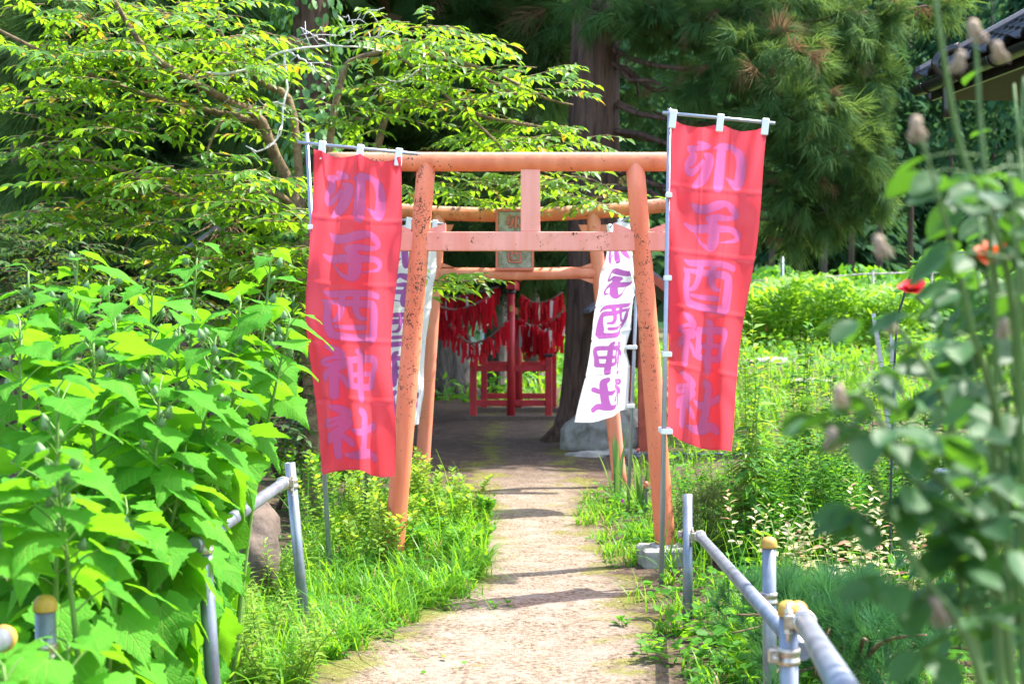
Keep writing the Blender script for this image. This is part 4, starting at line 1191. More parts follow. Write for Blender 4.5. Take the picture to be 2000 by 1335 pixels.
def trunk_mesh(base, top, r0, r1, flare=1.6, n=40, seg=46, seed=0, lean=None):
    rr = np.random.default_rng(seed); ph = rr.random(12) * 6.28
    base, top = Vector(base), Vector(top)
    pts, rad = [], []
    for i in range(seg):
        t = i / (seg - 1)
        p = base.lerp(top, t) + Vector((0.05 * math.sin(3 * t + ph[0]), 0.05 * math.sin(4 * t + ph[1]), 0)) * (t > 0)
        pts.append(p); h = (p.z - base.z)
        rad.append((r0 + (r1 - r0) * t) * (1 + (flare - 1) * math.exp(-h / 0.42)))
    def wob(t, a):
        h = t * (top.z - base.z)
        root = math.exp(-h / 0.5) * 0.16 * math.sin(5 * a + ph[2])
        return 1 + root + 0.035 * math.sin(13 * a + ph[3] + 2 * math.sin(h * 0.8)) + 0.025 * math.sin(23 * a + ph[4] + 1.5 * math.sin(h * 1.3 + 1)) + 0.03 * math.sin(2 * a + h)
    return MB().tube(pts, rad, n, True, True, wob)

def cedar(label, base, top, r0, r1, clusters, upper=(), mat='bark', name='cedar_tree', seed=0, grp=None, size=0.27, flare=1.6, leafmat='cedar_leaf', per=1.5, name_limb=True):
    base, top = Vector(base), Vector(top)
    t = thing(name, label, 'tree', base, grp)
    trunk_mesh(base - Vector((0, 0, 0.15)), top, r0, r1, flare, seed=seed).build('trunk', M[mat], t)
    bag = Bag()
    for (px, py, rx, ry, d, n) in clusters:
        c = W(px, py, d)
        a, b_ = rx / F * d, ry / F * d
        tt = min(0.95, max(0.15, (c.z + 0.5 - base.z) / (top.z - base.z)))
        s = base.lerp(top, tt)
        mid = s.lerp(c, 0.55) + Vector((0, 0, R.uniform(-0.15, 0.25)))
        if name_limb:
            pth_ = smooth_path([s, mid, c], 10)
            pth_ = [q_ + Vector((R.gauss(0, .05), R.gauss(0, .05), R.gauss(0, .05) - 0.12 * math.sin(3.14 * k / 9))) * (k > 0) for k, q_ in enumerate(pth_)]
            MB().tube(pth_, [0.032 * (1 - k / 12) + 0.006 for k in range(10)], 7).build('limb', M[mat], t)
        n = int(n * per)
        dirs = norm(rng.normal(0, 1, (n, 3)))
        rad = rng.random(n) ** 0.45
        P = np.array(c) + dirs * rad[:, None] * np.array([a, min(a, 1.0), b_])
        X = dirs * np.array([1, 0.8, 0.6]) + np.array([0, 0, -0.25]) + rng.normal(0, 0.35, (n, 3))
        Z = np.array([0, 0, 1.0]) + rng.normal(0, 0.4, (n, 3))
        for k in range(4):
            s_ = slice(k, None, 4)
            if len(P[s_]): bag.put(*scatter(sprays[k][0], sprays[k][1], P[s_], X[s_], Z[s_], size * (0.6 + 0.7 * rng.random(len(P[s_])))))
    if bag.V: bag.build('foliage', M[leafmat], t)
    if upper:  # high leaf masses added, mostly out of view, to shade the shrine and wood
        ub = Bag()
        for (x, y, z, rx, rz, n) in upper:
            dirs = norm(rng.normal(0, 1, (n, 3))); rad = rng.random(n) ** 0.4
            P = np.array([x, y, z]) + dirs * rad[:, None] * np.array([rx, rx, rz])
            X = dirs + np.array([0, 0, -0.4]) + rng.normal(0, 0.3, (n, 3))
            ub.put(*scatter(leafcard_v, leafcard_f, P, X, np.array([0, 0, 1.0]) + rng.normal(0, 0.5, (n, 3)), 0.7 * (0.6 + 0.8 * rng.random(n))))
        ub.build('shading_crown', M[leafmat], t)
    return t

cedar('big cedar with red-brown shaggy trunk rising above the grey boulder', (0.88, 17.1, 0), (1.15, 17.2, 12.5), 0.33, 0.20,
      [(1320, 60, 90, 70, 16.6, 60), (1440, 30, 110, 60, 16, 80), (1500, 115, 120, 70, 15.4, 110), (1400, 175, 80, 45, 16, 40), (1560, 225, 110, 60, 15.4, 95), (1640, 70, 80, 70, 16, 70),
       (1680, 175, 60, 70, 16, 50), (1630, 300, 100, 55, 15.4, 80), (1560, 365, 80, 60, 15.6, 60), (1690, 370, 60, 50, 15.6, 45), (1545, 440, 50, 50, 15.8, 36), (1265, 30, 80, 50, 16.4, 40),
       (1250, 190, 40, 60, 18, 24), (1350, 250, 90, 40, 17, 30), (1470, 330, 60, 80, 16.6, 40), (1180, 20, 70, 40, 16.2, 34), (1520, 5, 100, 50, 16, 50), (1700, 30, 60, 50, 16, 36), (1800, 20, 70, 25, 16, 24), (1410, 420, 60, 60, 17, 30), (1620, 420, 40, 30, 15.6, 16)],
      [(1.2, 17.4, 8.2, 2.2, 1.4, 600), (1.0, 17.2, 10.4, 1.8, 1.6, 500), (3.6, 18.8, 8.0, 2.2, 1.2, 1100), (5.2, 19.8, 9.3, 2.2, 1.3, 1000), (2.8, 16.8, 8.2, 1.7, 1.1, 800), (0.2, 18.2, 7.6, 1.8, 0.9, 900)], seed=2)
cedar('cedar behind the red torii with ribbed trunk and drooping dark boughs', (-0.26, 27.5, HZ(-.26, 27.5)), (-0.2, 27.5, 14), 0.24, 0.14,
      [(1000, 60, 120, 70, 20, 70), (900, 30, 100, 50, 20, 50), (1070, 130, 70, 70, 19, 50), (960, 130, 80, 50, 20, 40), (1090, 40, 60, 60, 19, 30), (1020, 480, 60, 50, 22, 40), (940, 470, 80, 60, 22, 60), (870, 520, 60, 60, 22, 40), (1060, 540, 50, 30, 22, 24), (900, 560, 60, 30, 22, 34), (990, 420, 90, 50, 22, 50), (1100, 450, 70, 70, 22, 50)],
      [(0.5, 22, 8.4, 3.0, 1.3, 1500), (-1.5, 21, 8.4, 3.0, 1.4, 1500), (1.8, 22.5, 9.2, 3.0, 1.6, 1400), (-0.3, 25, 10.5, 3.2, 1.6, 1200), (3.4, 21.5, 9.8, 2.6, 1.6, 1200), (5.2, 23.5, 10.5, 2.8, 1.8, 1200), (-3.6, 20.5, 8.6, 2.6, 1.4, 1000), (2.4, 26, 10, 3, 1.6, 1000), (-2.5, 28, 11, 3, 1.8, 900)], mat='bark_grey', seed=5, size=0.5)
cedar('pale-barked cedar with spreading roots behind the scarlet strips', (0.48, 30, HZ(.48, 30)), (0.4, 30, 14), 0.15, 0.1, [(1040, 250, 90, 70, 27, 50), (1130, 330, 60, 60, 27, 40)], [(0.8, 29, 10, 2.4, 2, 500)], mat='bark_grey', seed=6, size=0.6, flare=2.6)
cedar('huge dark cedar trunk beside the ropes of red cloth', (-1.36, 26.5, HZ(-1.36, 26.5)), (-1.3, 26.5, 14), 0.58, 0.4, [(800, 480, 90, 80, 24, 70), (760, 330, 90, 90, 23, 70), (860, 300, 110, 80, 23, 80), (850, 410, 70, 60, 23, 50)],
      [(-2.0, 25, 9.5, 3, 2.2, 900)], mat='bark_grey', seed=7, size=0.55, flare=1.5)
for k, (px, d, r0, lab) in enumerate(((75, 19.5, 0.42, 'cedar with broad black trunk deepest in the shade'), (205, 18.5, 0.24, 'cedar with sun-streaked brown trunk in the shade'), (500, 18.5, 0.26, 'cedar with dark trunk behind the cherry limbs'), (345, 21, 0.22, 'slim cedar standing back among the darker trunks'))):
    x = (px - 1000) / F * d
    cl = [(px + R.uniform(-140, 140), py, 110, 70, d - R.uniform(1.5, 4.5), 55) for py in (-20, 90, 200, 330, 440, 520)]
    cedar(lab, (x, d, HZ(x, d)), (x + 0.1, d, 13), r0, r0 * 0.6, cl, [(x, d + 0.5, 8.5, 2.2, 1.6, 600), (x + .3, d + 2.5, 6.5, 2.6, 2.4, 700)], seed=20 + k, size=0.5)
# shaded wood filling the distance on the left
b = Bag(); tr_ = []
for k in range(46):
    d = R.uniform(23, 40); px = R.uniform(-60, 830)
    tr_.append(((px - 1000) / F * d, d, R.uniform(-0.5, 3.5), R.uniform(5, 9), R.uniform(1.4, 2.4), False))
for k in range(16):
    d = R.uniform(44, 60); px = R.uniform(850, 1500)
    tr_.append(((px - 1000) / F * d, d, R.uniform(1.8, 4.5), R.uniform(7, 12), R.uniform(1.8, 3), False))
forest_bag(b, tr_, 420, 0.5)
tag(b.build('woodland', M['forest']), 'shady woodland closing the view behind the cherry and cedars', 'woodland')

# ------------------------------------------------------------------ ivy-clad tree
iv = thing('ivy_tree', 'old trunk thickly wrapped in ivy with a sawn red-brown stub', 'tree', W(625, 860, 13))
ib = W(632, 860, 13); ib.z = 0; it = W(585, -260, 13)
trunk_mesh(ib - Vector((0, 0, 0.1)), it, 0.2, 0.14, 1.3, seed=31).build('trunk', M['bark'], iv)
sa, sb = W(600, 95, 12.9), W(566, 78, 12.6)
MB().tube([sa, sb], [0.05, 0.042], 12).build('sawn_stub', M['cherry_bark'], iv)
nI = 2600
tt = rng.random(nI); ang = rng.random(nI) * 2 * np.pi
pc = np.array(ib)[None] * (1 - tt[:, None]) + np.array(it)[None] * tt[:, None]
rr_ = 0.22 + 0.16 * rng.random(nI) ** 2 + 0.08 * np.sin(tt * 22) * np.sin(ang * 2)
P = pc + np.stack([np.cos(ang) * rr_, np.sin(ang) * rr_, np.zeros(nI)], 1)
X = np.stack([np.cos(ang) * 0.5, np.sin(ang) * 0.5, -np.ones(nI)], 1) + rng.normal(0, 0.3, (nI, 3))
Z = np.stack([np.cos(ang), np.sin(ang), 0.35 * np.ones(nI)], 1) + rng.normal(0, 0.3, (nI, 3))
bag = Bag(); bag.put(*scatter(oval_v, oval_f, P, X, Z, 0.085 * (0.6 + 0.8 * rng.random(nI)))); bag.build('ivy', M['ivy_leaf'], iv)

# ------------------------------------------------------------------ cherry tree
ch = thing('cherry_tree', 'spreading cherry with sunlit layered leaves and bleached dead twigs over the torii', 'tree', W(605, 900, 10.6))
ch.location.z = 0
def limb(pts, r0, r1, mat='cherry_bark', name='limb', n=18, sides=9, jit=0.0):
    P_ = smooth_path([W(*p) for p in pts], n)
    if jit: P_ = [p + Vector((R.uniform(-jit, jit), R.uniform(-jit, jit), R.uniform(-jit, jit))) * (0 < i < n - 1) for i, p in enumerate(P_)]
    MB().tube(P_, [r0 + (r1 - r0) * k / (n - 1) for k in range(n)], sides).build(name, M[mat], ch)
    return P_
MB().tube(smooth_path([Vector((W(612, 0, 10.6).x, 10.6, -0.1)), W(612, 800, 10.6), W(600, 600, 10.6), W(592, 420, 10.6)], 20), [0.085 - 0.002 * k for k in range(20)], 14).build('trunk', M['cherry_bark'], ch)
limb([(594, 470, 10.6), (570, 370, 10.6), (535, 300, 10.5), (505, 228, 10.4), (440, 195, 10.2), (370, 155, 10.0), (300, 112, 9.9), (250, 50, 9.8), (215, -20, 9.7)], 0.05, 0.014)
limb([(535, 300, 10.5), (500, 240, 10.5), (400, 215, 10.4), (300, 190, 10.3), (200, 155, 10.2), (90, 105, 10), (-20, 50, 9.9)], 0.03, 0.010)
limb([(590, 430, 10.6), (570, 210, 10.7), (520, 165, 10.7), (470, 120, 10.7), (435, 75, 10.6), (420, -10, 10.6)], 0.035, 0.012)
limb([(596, 470, 10.6), (560, 390, 10.2), (480, 372, 10.0), (380, 390, 9.9), (260, 340, 9.8), (120, 300, 9.7)], 0.03, 0.008)
limb([(600, 560, 10.6), (540, 500, 10.1), (440, 480, 9.9), (330, 500, 9.8)], 0.025, 0.006)
limb([(505, 235, 10.4), (440, 235, 10.2), (410, 280, 10.1), (400, 330, 10)], 0.016, 0.006)
limb([(600, 540, 10.6), (660, 420, 10.9), (735, 290, 10.9), (765, 215, 10.9), (880, 208, 10.9), (960, 232, 10.9), (1100, 255, 11)], 0.04, 0.010)
limb([(612, 620, 10.6), (640, 300, 10.7), (668, 150, 10.8), (690, 118, 10.8), (760, 100, 10.8), (840, 112, 10.8), (950, 135, 10.8), (1060, 190, 10.8), (1120, 205, 10.8)], 0.032, 0.007)
limb([(760, 100, 10.8), (820, 140, 10.8), (880, 195, 10.75), (960, 268, 10.7), (985, 300, 10.7)], 0.014, 0.008)
limb([(880, 110, 10.8), (960, 160, 10.8), (1030, 196, 10.8)], 0.012, 0.006)
limb([(596, 600, 10.6), (640, 500, 11.0), (760, 520, 11.1), (850, 548, 11.1), (960, 545, 11.1)], 0.018, 0.004)
limb([(735, 290, 10.9), (860, 330, 12), (1000, 360, 12.2), (1130, 345, 12.2), (1215, 380, 12.2)], 0.016, 0.004)
for pts, r in (([(380, 150, 10.1), (480, 133, 10.2), (560, 100, 10.3), (650, 88, 10.4), (745, 100, 10.5)], 0.013), ([(556, 105, 10.3), (560, 160, 10.2), (556, 210, 10.1), (546, 262, 10.0), (510, 293, 9.9), (480, 285, 9.9)], 0.011),
               ([(556, 205, 10.1), (530, 202, 10.1), (500, 222, 10.2), (455, 216, 10.2)], 0.009), ([(482, 135, 10.2), (485, 160, 10.2), (468, 180, 10.2), (445, 190, 10.1)], 0.008), ([(560, 100, 10.3), (600, 120, 10.2), (625, 140, 10.2)], 0.008),
               ([(680, 85, 10.4), (690, 60, 10.4), (680, 30, 10.4)], 0.007), ([(700, 92, 10.4), (745, 60, 10.4), (720, 20, 10.3)], 0.007), ([(650, 90, 10.4), (610, 70, 10.3), (585, 55, 10.3)], 0.006), ([(830, 105, 10.7), (810, 140, 10.6), (770, 165, 10.6), (745, 170, 10.6)], 0.007)):
    P_ = limb(pts, r, r * 0.45, 'dead_wood', 'dead_branch', 16, 7, 0.012)
    for k in range(6):
        p = R.choice(P_[3:]); e = p + Vector((R.uniform(-.2, .2), R.uniform(-.1, .1), R.uniform(-.14, .10)))
        MB().tube([p, p.lerp(e, 0.5) + Vector((0, 0, R.uniform(-.03, .03))), e], [0.004, 0.003, 0.0015], 5).build('dead_twig', M['dead_wood'], ch)

def twig_leaves(o, d, L, nl, size):
    """positions, axes, normals for the leaves of one drooping twig"""
    P, X, Z, S = [], [], [], []
    side = Vector((0, 0, 1)).cross(d).normalized()
    pts = []
    for k in range(nl):
        t = (k + 0.6) / nl
        p = o + d * (L * t) + Vector((0, 0, -0.22 * L * t * t))
        sg = 1 if k % 2 else -1
        ax = d * R.uniform(0.5, 1.0) + side * sg * R.uniform(0.5, 1.0) + Vector((0, 0, -R.uniform(0.15, 0.75)))
        if k == nl - 1: ax = d + Vector((0, 0, -0.5))
        P.append(p); X.append(ax); Z.append(Vector((R.gauss(0, .35), R.gauss(0, .35) - 0.15, 1))); S.append(size * R.uniform(0.65, 1.15))
    return P, X, Z, S, [o, o + d * (L * 0.5) + Vector((0, 0, -.055 * L)), o + d * L + Vector((0, 0, -.22 * L))]

def leaf_cloud(root, patches, lmat, leaf_v, leaf_f, size, indiv=0, twig_mat='cherry_bark', nl=(8, 13), tl=(0.3, 0.55), iname='leaf', mult=1.0):
    AP, AX, AZ, AS = [], [], [], []
    tw = MB()
    for (px, py, rx, ry, d, n) in patches:
        for k in range(int(n * mult)):
            a, r = R.random() * 6.283, R.random() ** 0.5
            q = W(px + rx * r * math.cos(a), py + ry * r * math.sin(a), d + R.gauss(0, 0.35))
            az = R.choice((0, math.pi)) + R.gauss(0, 0.7) - (math.pi / 2 if R.random() < 0.35 else 0)
            dv = Vector((math.cos(az), math.sin(az), R.uniform(-0.1, 0.3))).normalized()
            P_, X_, Z_, S_, tp_ = twig_leaves(q, dv, R.uniform(*tl), R.randint(*nl), size)
            AP += P_; AX += X_; AZ += Z_; AS += S_
            tw.tube(tp_, [0.005, 0.0035, 0.0015], 4, False)
    tw.build('twigs', M[twig_mat], root)['kind'] = 'stuff'
    AP, AX, AZ, AS = np.array(AP), np.array(AX), np.array(AZ), np.array(AS)
    if indiv:
        # the leaves that show largest are parts of their own
        order = np.argsort(-(AS / AP[:, 1]))[:indiv]
        me = np_mesh(iname, leaf_v, leaf_f, M[lmat], False)
        for k in order:
            o = link(iname, me, root)
            o.matrix_basis = place_mat(Vector(AP[k]), AX[k], AZ[k], AS[k])
        keep = np.ones(len(AP), bool); keep[order] = False
        AP, AX, AZ, AS = AP[keep], AX[keep], AZ[keep], AS[keep]
    bag = Bag(); bag.put(*scatter(leaf_v, leaf_f, AP, AX, AZ, AS)); bag.build('foliage', M[lmat], root)

leaf_cloud(ch, [(150, 50, 200, 70, 10.2, 44), (400, 40, 150, 60, 10.3, 34), (300, 120, 220, 60, 10, 56), (80, 200, 110, 50, 10.2, 12), (470, 110, 90, 60, 10.4, 20), (250, 215, 230, 50, 10, 46), (520, 230, 60, 40, 10.7, 8),
                (140, 300, 140, 30, 9.9, 22), (330, 350, 220, 45, 9.8, 62), (500, 400, 110, 60, 9.9, 36), (230, 420, 190, 40, 10.1, 36), (450, 500, 150, 50, 9.9, 44), (300, 540, 200, 60, 10.5, 40), (570, 520, 40, 120, 9.9, 30),
                (780, 75, 90, 40, 10.8, 24), (890, 110, 90, 45, 10.8, 30), (1030, 165, 80, 35, 10.8, 20), (870, 190, 130, 50, 11, 30), (1060, 265, 100, 30, 11.1, 18), (735, 165, 40, 25, 10.7, 8), (690, 240, 60, 40, 11, 12),
                (910, 545, 60, 22, 11.0, 9), (800, 560, 25, 60, 10.9, 9), (900, 370, 120, 35, 12.2, 26), (1120, 360, 110, 35, 12.2, 22), (1190, 395, 40, 15, 12.1, 6), (960, 280, 120, 25, 11.6, 18), (560, 640, 70, 90, 10.6, 30)],
           'cherry_leaf', cher_v, cher_f, 0.108, 300, mult=1.3)

# dark glossy understorey behind the rosemallows
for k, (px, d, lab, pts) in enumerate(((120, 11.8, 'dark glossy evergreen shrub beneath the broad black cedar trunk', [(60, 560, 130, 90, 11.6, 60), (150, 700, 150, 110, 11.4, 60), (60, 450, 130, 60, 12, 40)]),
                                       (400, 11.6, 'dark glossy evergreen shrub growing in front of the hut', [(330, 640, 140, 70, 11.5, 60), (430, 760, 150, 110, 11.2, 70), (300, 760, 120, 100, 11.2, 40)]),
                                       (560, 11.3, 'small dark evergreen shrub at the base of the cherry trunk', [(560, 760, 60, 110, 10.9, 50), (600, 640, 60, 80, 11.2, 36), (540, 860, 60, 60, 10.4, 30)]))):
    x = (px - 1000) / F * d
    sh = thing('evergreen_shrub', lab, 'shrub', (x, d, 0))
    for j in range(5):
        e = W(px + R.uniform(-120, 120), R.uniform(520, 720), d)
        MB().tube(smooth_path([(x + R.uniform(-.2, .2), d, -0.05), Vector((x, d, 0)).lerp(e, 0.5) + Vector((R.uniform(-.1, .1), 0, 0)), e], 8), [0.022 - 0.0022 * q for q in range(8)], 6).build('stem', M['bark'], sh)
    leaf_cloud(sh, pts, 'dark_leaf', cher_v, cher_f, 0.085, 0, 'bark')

# ------------------------------------------------------------------ rosemallows
def mallow_leaf(droop, fold, seed):
    rr = random.Random(seed)
    rows, cols = 27, [-1, -0.66, -0.33, 0, 0.33, 0.66, 1]
    V, Fc = [], []
    prof = [(0, .14), (.07, .33), (.14, .40), (.22, .44), (.30, .53), (.36, .40), (.42, .315), (.50, .34), (.55, .28), (.62, .205), (.72, .15), (.82, .095), (.92, .045), (1, .004)]
    for i in range(rows):
        t = i / (rows - 1)
        for (a, wa), (b, wb) in zip(prof[:-1], prof[1:]):
            if a <= t <= b: w = wa + (wb - wa) * (t - a) / (b - a); break
        for f in cols:
            wf = w * f * (1 + (0.055 * (1 if i % 2 else -1) if abs(f) == 1 else 0))
            x = t - 0.22 * (1 - t) ** 2.2 * abs(f) ** 1.3 + 0.10 * abs(f) ** 2 * math.exp(-((t - 0.3) / 0.14) ** 2)
            z = -droop * t * t - 0.12 * droop * abs(f) + fold * abs(wf) + 0.018 * math.sin(t * 11 + f * 3 + seed)
            # sunken main veins
            z -= 0.012 * math.exp(-(f / 0.12) ** 2) + 0.008 * math.exp(-((abs(wf) - 0.9 * max(0, t - 0.02)) / 0.03) ** 2)
            V.append((x, wf, z))
    n = len(cols)
    for i in range(rows - 1):
        for j in range(n - 1):
            Fc.append((i * n + j, i * n + j + 1, (i + 1) * n + j + 1, (i + 1) * n + j))
    me = np_mesh('leaf', np.array(V), np.array(Fc), M['mallow_leaf'], True)
    return me
mallow_leaves = [mallow_leaf(0.10, 0.10, 1), mallow_leaf(0.30, 0.16, 2), mallow_leaf(0.45, -0.08, 3), mallow_leaf(0.22, 0.25, 4)]
bm = MB(); bm.lathe((0, 0, 0), [(0.002, 0), (0.008, 0.004), (0.0115, 0.012), (0.0105, 0.02), (0.006, 0.029), (0.0015, 0.036)], 10)
for k in range(7):
    a = 2 * math.pi * k / 7
    c_, s_ = math.cos(a), math.sin(a)
    bm.tube([(0.006 * c_, 0.006 * s_, 0.0), (0.016 * c_, 0.016 * s_, 0.006), (0.0165 * c_, 0.0165 * s_, 0.018)], [0.0018, 0.0014, 0.0006], 4, False)
bud_me = bm.mesh('bud', M['bud'])

MAL_LABEL = {(575, 640): 'rosemallow leaning its upper leaves across the edge of the dappled red banner', (160, 1225): 'low budless rosemallow shoot crowding the yellow-capped upright post', (40, 1260): 'low budless rosemallow shoot under the yellow-capped rail end', (330, 1080): 'leafy rosemallow drooping against the uncapped leaning post', (140, 515): 'tallest rosemallow, its budded tip reaching before the black cedar trunk'}
def mallow(x, y, h, lean, seed, nleaf=24, big=0.2, low=0.2, grp='rosemallows beside the pipe fence', buds=6, lab=None):
    rr = random.Random(seed)
    z0 = HZ(x, y)
    t = thing('rosemallow_plant', lab or 'tall bright green rosemallow with broad lobed leaves and clustered buds by the pipe fence', 'plant', (x, y, z0), grp)
    base = Vector((x, y, z0 - 0.05)); top = Vector((x + lean[0], y + lean[1], z0 + h))
    pth_ = smooth_path([base, base.lerp(top, 0.5) + Vector((-lean[0] * 0.12, 0, 0.03)), top], 24)
    sm = MB(); sm.tube(pth_, [0.013 - 0.0004 * k for k in range(24)], 8)
    a = rr.random() * 6.28
    leaves = []
    for k in range(nleaf):
        f = low + (1 - low) * (k / (nleaf - 1)) ** 0.9
        i_ = f * 23; i0 = min(22, int(i_)); p = pth_[i0].lerp(pth_[i0 + 1], i_ - i0)
        a += 2.4 + rr.uniform(-.3, .3)
        size = big * (0.85 + 0.3 * math.sin(min(1, (1 - f) * 1.9 + 0.12) * math.pi * 0.5)) * rr.uniform(0.7, 1.15)
        if f > 0.95: size *= 0.6
        plen = size * rr.uniform(0.45, 0.8)
        el = 0.75 if f > 0.8 else (0.55 if f > 0.5 else 0.35)
        d = Vector((math.cos(a) * math.cos(el), math.sin(a) * math.cos(el), math.sin(el)))
        e = p + d * plen
        pitch = rr.uniform(0.05, 0.40) if f > 0.75 else (rr.uniform(0.3, 0.85) if f > 0.45 else rr.uniform(0.7, 1.25))
        a2 = a + rr.uniform(-.35, .35)
        ax = Vector((math.cos(a2) * math.cos(pitch), math.sin(a2) * math.cos(pitch), -math.sin(pitch)))
        nz = Vector((math.cos(a2) * math.sin(pitch), math.sin(a2) * math.sin(pitch), math.cos(pitch))) + Vector((rr.gauss(0, .22), rr.gauss(0, .22), 0))
        q_ = e + ax * (size * 0.6); qx, qy = 1000 + q_.x / q_.y * F, HOR + (EYE - q_.z) / q_.y * F
        if qx > np.interp(qy, [640, 700, 760, 850, 900, 950, 1000, 1100, 1335], [655, 640, 600, 560, 540, 485, 462, 470, 460]): continue
        if y < 3.7 and 20 < qx < 170 and 1130 < qy < 1260: continue
        sm.tube([p, p.lerp(e, 0.5) + Vector((0, 0, 0.006)), e], [0.0032, 0.0026, 0.002], 5, False)
        leaves.append((e, ax, nz, size))
    bl = []
    for k in range(buds):
        f = rr.uniform(0.8, 1.0); i0 = min(23, int(f * 23)); p = pth_[i0]
        aa = rr.random() * 6.28; e = p + Vector((math.cos(aa) * 0.035, math.sin(aa) * 0.035, rr.uniform(0.02, 0.07)))
        sm.tube([p, e], [0.002, 0.0022], 5, False); bl.append((e, Vector((math.cos(aa) * 0.3, math.sin(aa) * 0.3, 1))))
    sm.build('stem', M['mallow_stem'], t)
    for e, ax, nz, size in leaves:
        o = link('leaf', rr.choice(mallow_leaves), t); o.matrix_basis = place_mat(e, ax, nz, size)
    for e, ax in bl:
        o = link('bud', bud_me, t); o.matrix_basis = place_mat(e, Vector((1, 0, 0)) - ax * ax.x, ax, rr.uniform(0.8, 1.2))
MAL = []
def mal_at(px, py, d, leanpx=0, n=24, big=0.19, low=0.15, buds=6):
    n = int(n * 1.45); big = big * 0.84
    tp_ = W(px, py, d)
    lx = leanpx / F * d
    MAL.append((tp_.x - lx, d + R.uniform(-.1, .1), tp_.z, (lx, R.uniform(-.1, .1)), n, big, low, buds, MAL_LABEL.get((px, py))))
for a_ in ((300, 590, 5.0, 30, 22), (455, 610, 5.3, 50, 22), (90, 600, 4.7, 0, 22), (250, 640, 4.9, 0, 22), (140, 515, 4.9, 20, 26), (60, 520, 5.3, 0, 24), (372, 512, 5.6, 40, 24), (532, 520, 5.7, 60, 22), (232, 560, 5.4, -10, 24), (575, 640, 5.5, 120, 20), (330, 655, 4.6, 30, 24), (428, 675, 4.7, 90, 24), (20, 640, 4.2, -20, 24), (190, 690, 4.4, 10, 22), (478, 760, 5.2, 110, 22), (300, 780, 4.3, 40, 22),
           (415, 860, 4.8, 90, 22), (90, 780, 3.9, 0, 22), (350, 920, 4.4, 90, 22)):
    mal_at(a_[0], a_[1], a_[2], a_[3], a_[4])
mal_at(140, 895, 3.5, -60, 20, 0.16, 0.45, 8); mal_at(-40, 930, 3.3, -60, 18, 0.17, 0.4); mal_at(260, 1010, 4.2, 60, 20, 0.19); mal_at(385, 1000, 5.2, 50, 20, 0.2, 0.1, 2); mal_at(330, 1080, 4.9, 30, 22, 0.2, 0.05, 2); mal_at(200, 1100, 4.4, 40, 20, 0.2, 0.05, 1); mal_at(60, 1090, 4.2, 0, 20, 0.2, 0.05, 1); mal_at(160, 1225, 3.2, 60, 14, 0.19, 0.3, 0); mal_at(40, 1260, 2.9, -60, 12, 0.17, 0.3, 0)
for k, (x, y, h, ln, n, big, low, bu, lb_) in enumerate(MAL):
    mallow(x, y, h, ln, 100 + k, n, big, low, buds=bu, lab=lb_)

# ------------------------------------------------------------------ rose bush in the foreground
rose_v, rose_f = [], []
for i_ in range(7):
    t = i_ / 6; w = 0.33 * math.sin(math.pi * min(1, t * 0.93 + 0.05)) ** 0.75 + 0.01
    for f in (-1, -0.5, 0, 0.5, 1):
        rose_v.append((t, w * f, 0.10 * abs(f) * w * 3 - 0.12 * t * t + 0.01 * math.sin(9 * t + f)))
for i_ in range(6):
    for j in range(4): rose_f.append((i_ * 5 + j, i_ * 5 + j + 1, (i_ + 1) * 5 + j + 1, (i_ + 1) * 5 + j))
rose_me = np_mesh('leaf', np.array(rose_v), np.array(rose_f), M['rose_leaf'], True)
ros = thing('rose_bush', 'large dark-leaved rose bush with spent flower heads beside the pipe fence', 'bush', (0.6, 1.75, 0))
canes = [[(1960, 1500, 2.5), (1940, 1000, 2.5), (1945, 700, 2.45), (1930, 420, 2.4), (1915, 240, 2.4), (1905, 70, 2.4)],
         [(1980, 1500, 2.4), (1960, 900, 2.4), (1900, 650, 2.3), (1860, 480, 2.25), (1800, 270, 2.2)],
         [(2010, 1500, 2.6), (1990, 800, 2.5), (1960, 500, 2.4), (1880, 300, 2.35), (1835, 60, 2.3), (1825, -40, 2.3)],
         [(1950, 1500, 2.3), (1880, 1150, 2.2), (1800, 950, 2.15), (1700, 870, 2.1), (1630, 860, 2.1)],
         [(1970, 1500, 2.5), (1930, 1100, 2.5), (1850, 800, 2.5), (1770, 660, 2.5), (1735, 630, 2.5)],
         [(2000, 1500, 2.2), (1960, 1200, 2.2), (1900, 1000, 2.15), (1760, 880, 2.1), (1690, 780, 2.1), (1650, 770, 2.1)],
         [(1960, 1500, 2.1), (1890, 1250, 2.1), (1800, 1120, 2.1), (1740, 1010, 2.1), (1700, 900, 2.1)],
         [(2040, 1500, 2.3), (2000, 1000, 2.3), (1990, 600, 2.2), (1970, 300, 2.2)],
         [(2030, 1500, 2.7), (2020, 900, 2.7), (1990, 400, 2.6), (2000, 150, 2.6)]]
canes = [[(px, py, d * 0.72) for px, py, d in c_] for c_ in canes]
CP = []
for c_ in canes:
    P_ = smooth_path([W(*p) for p in c_], 26)
    P_[0].z = max(P_[0].z, 0.0) * 0 - 0.03
    MB().tube(P_, [0.006 - 0.00016 * k for k in range(26)], 8).build('cane', M['rose_cane'], ros); CP.append(P_)
nl_ = 0
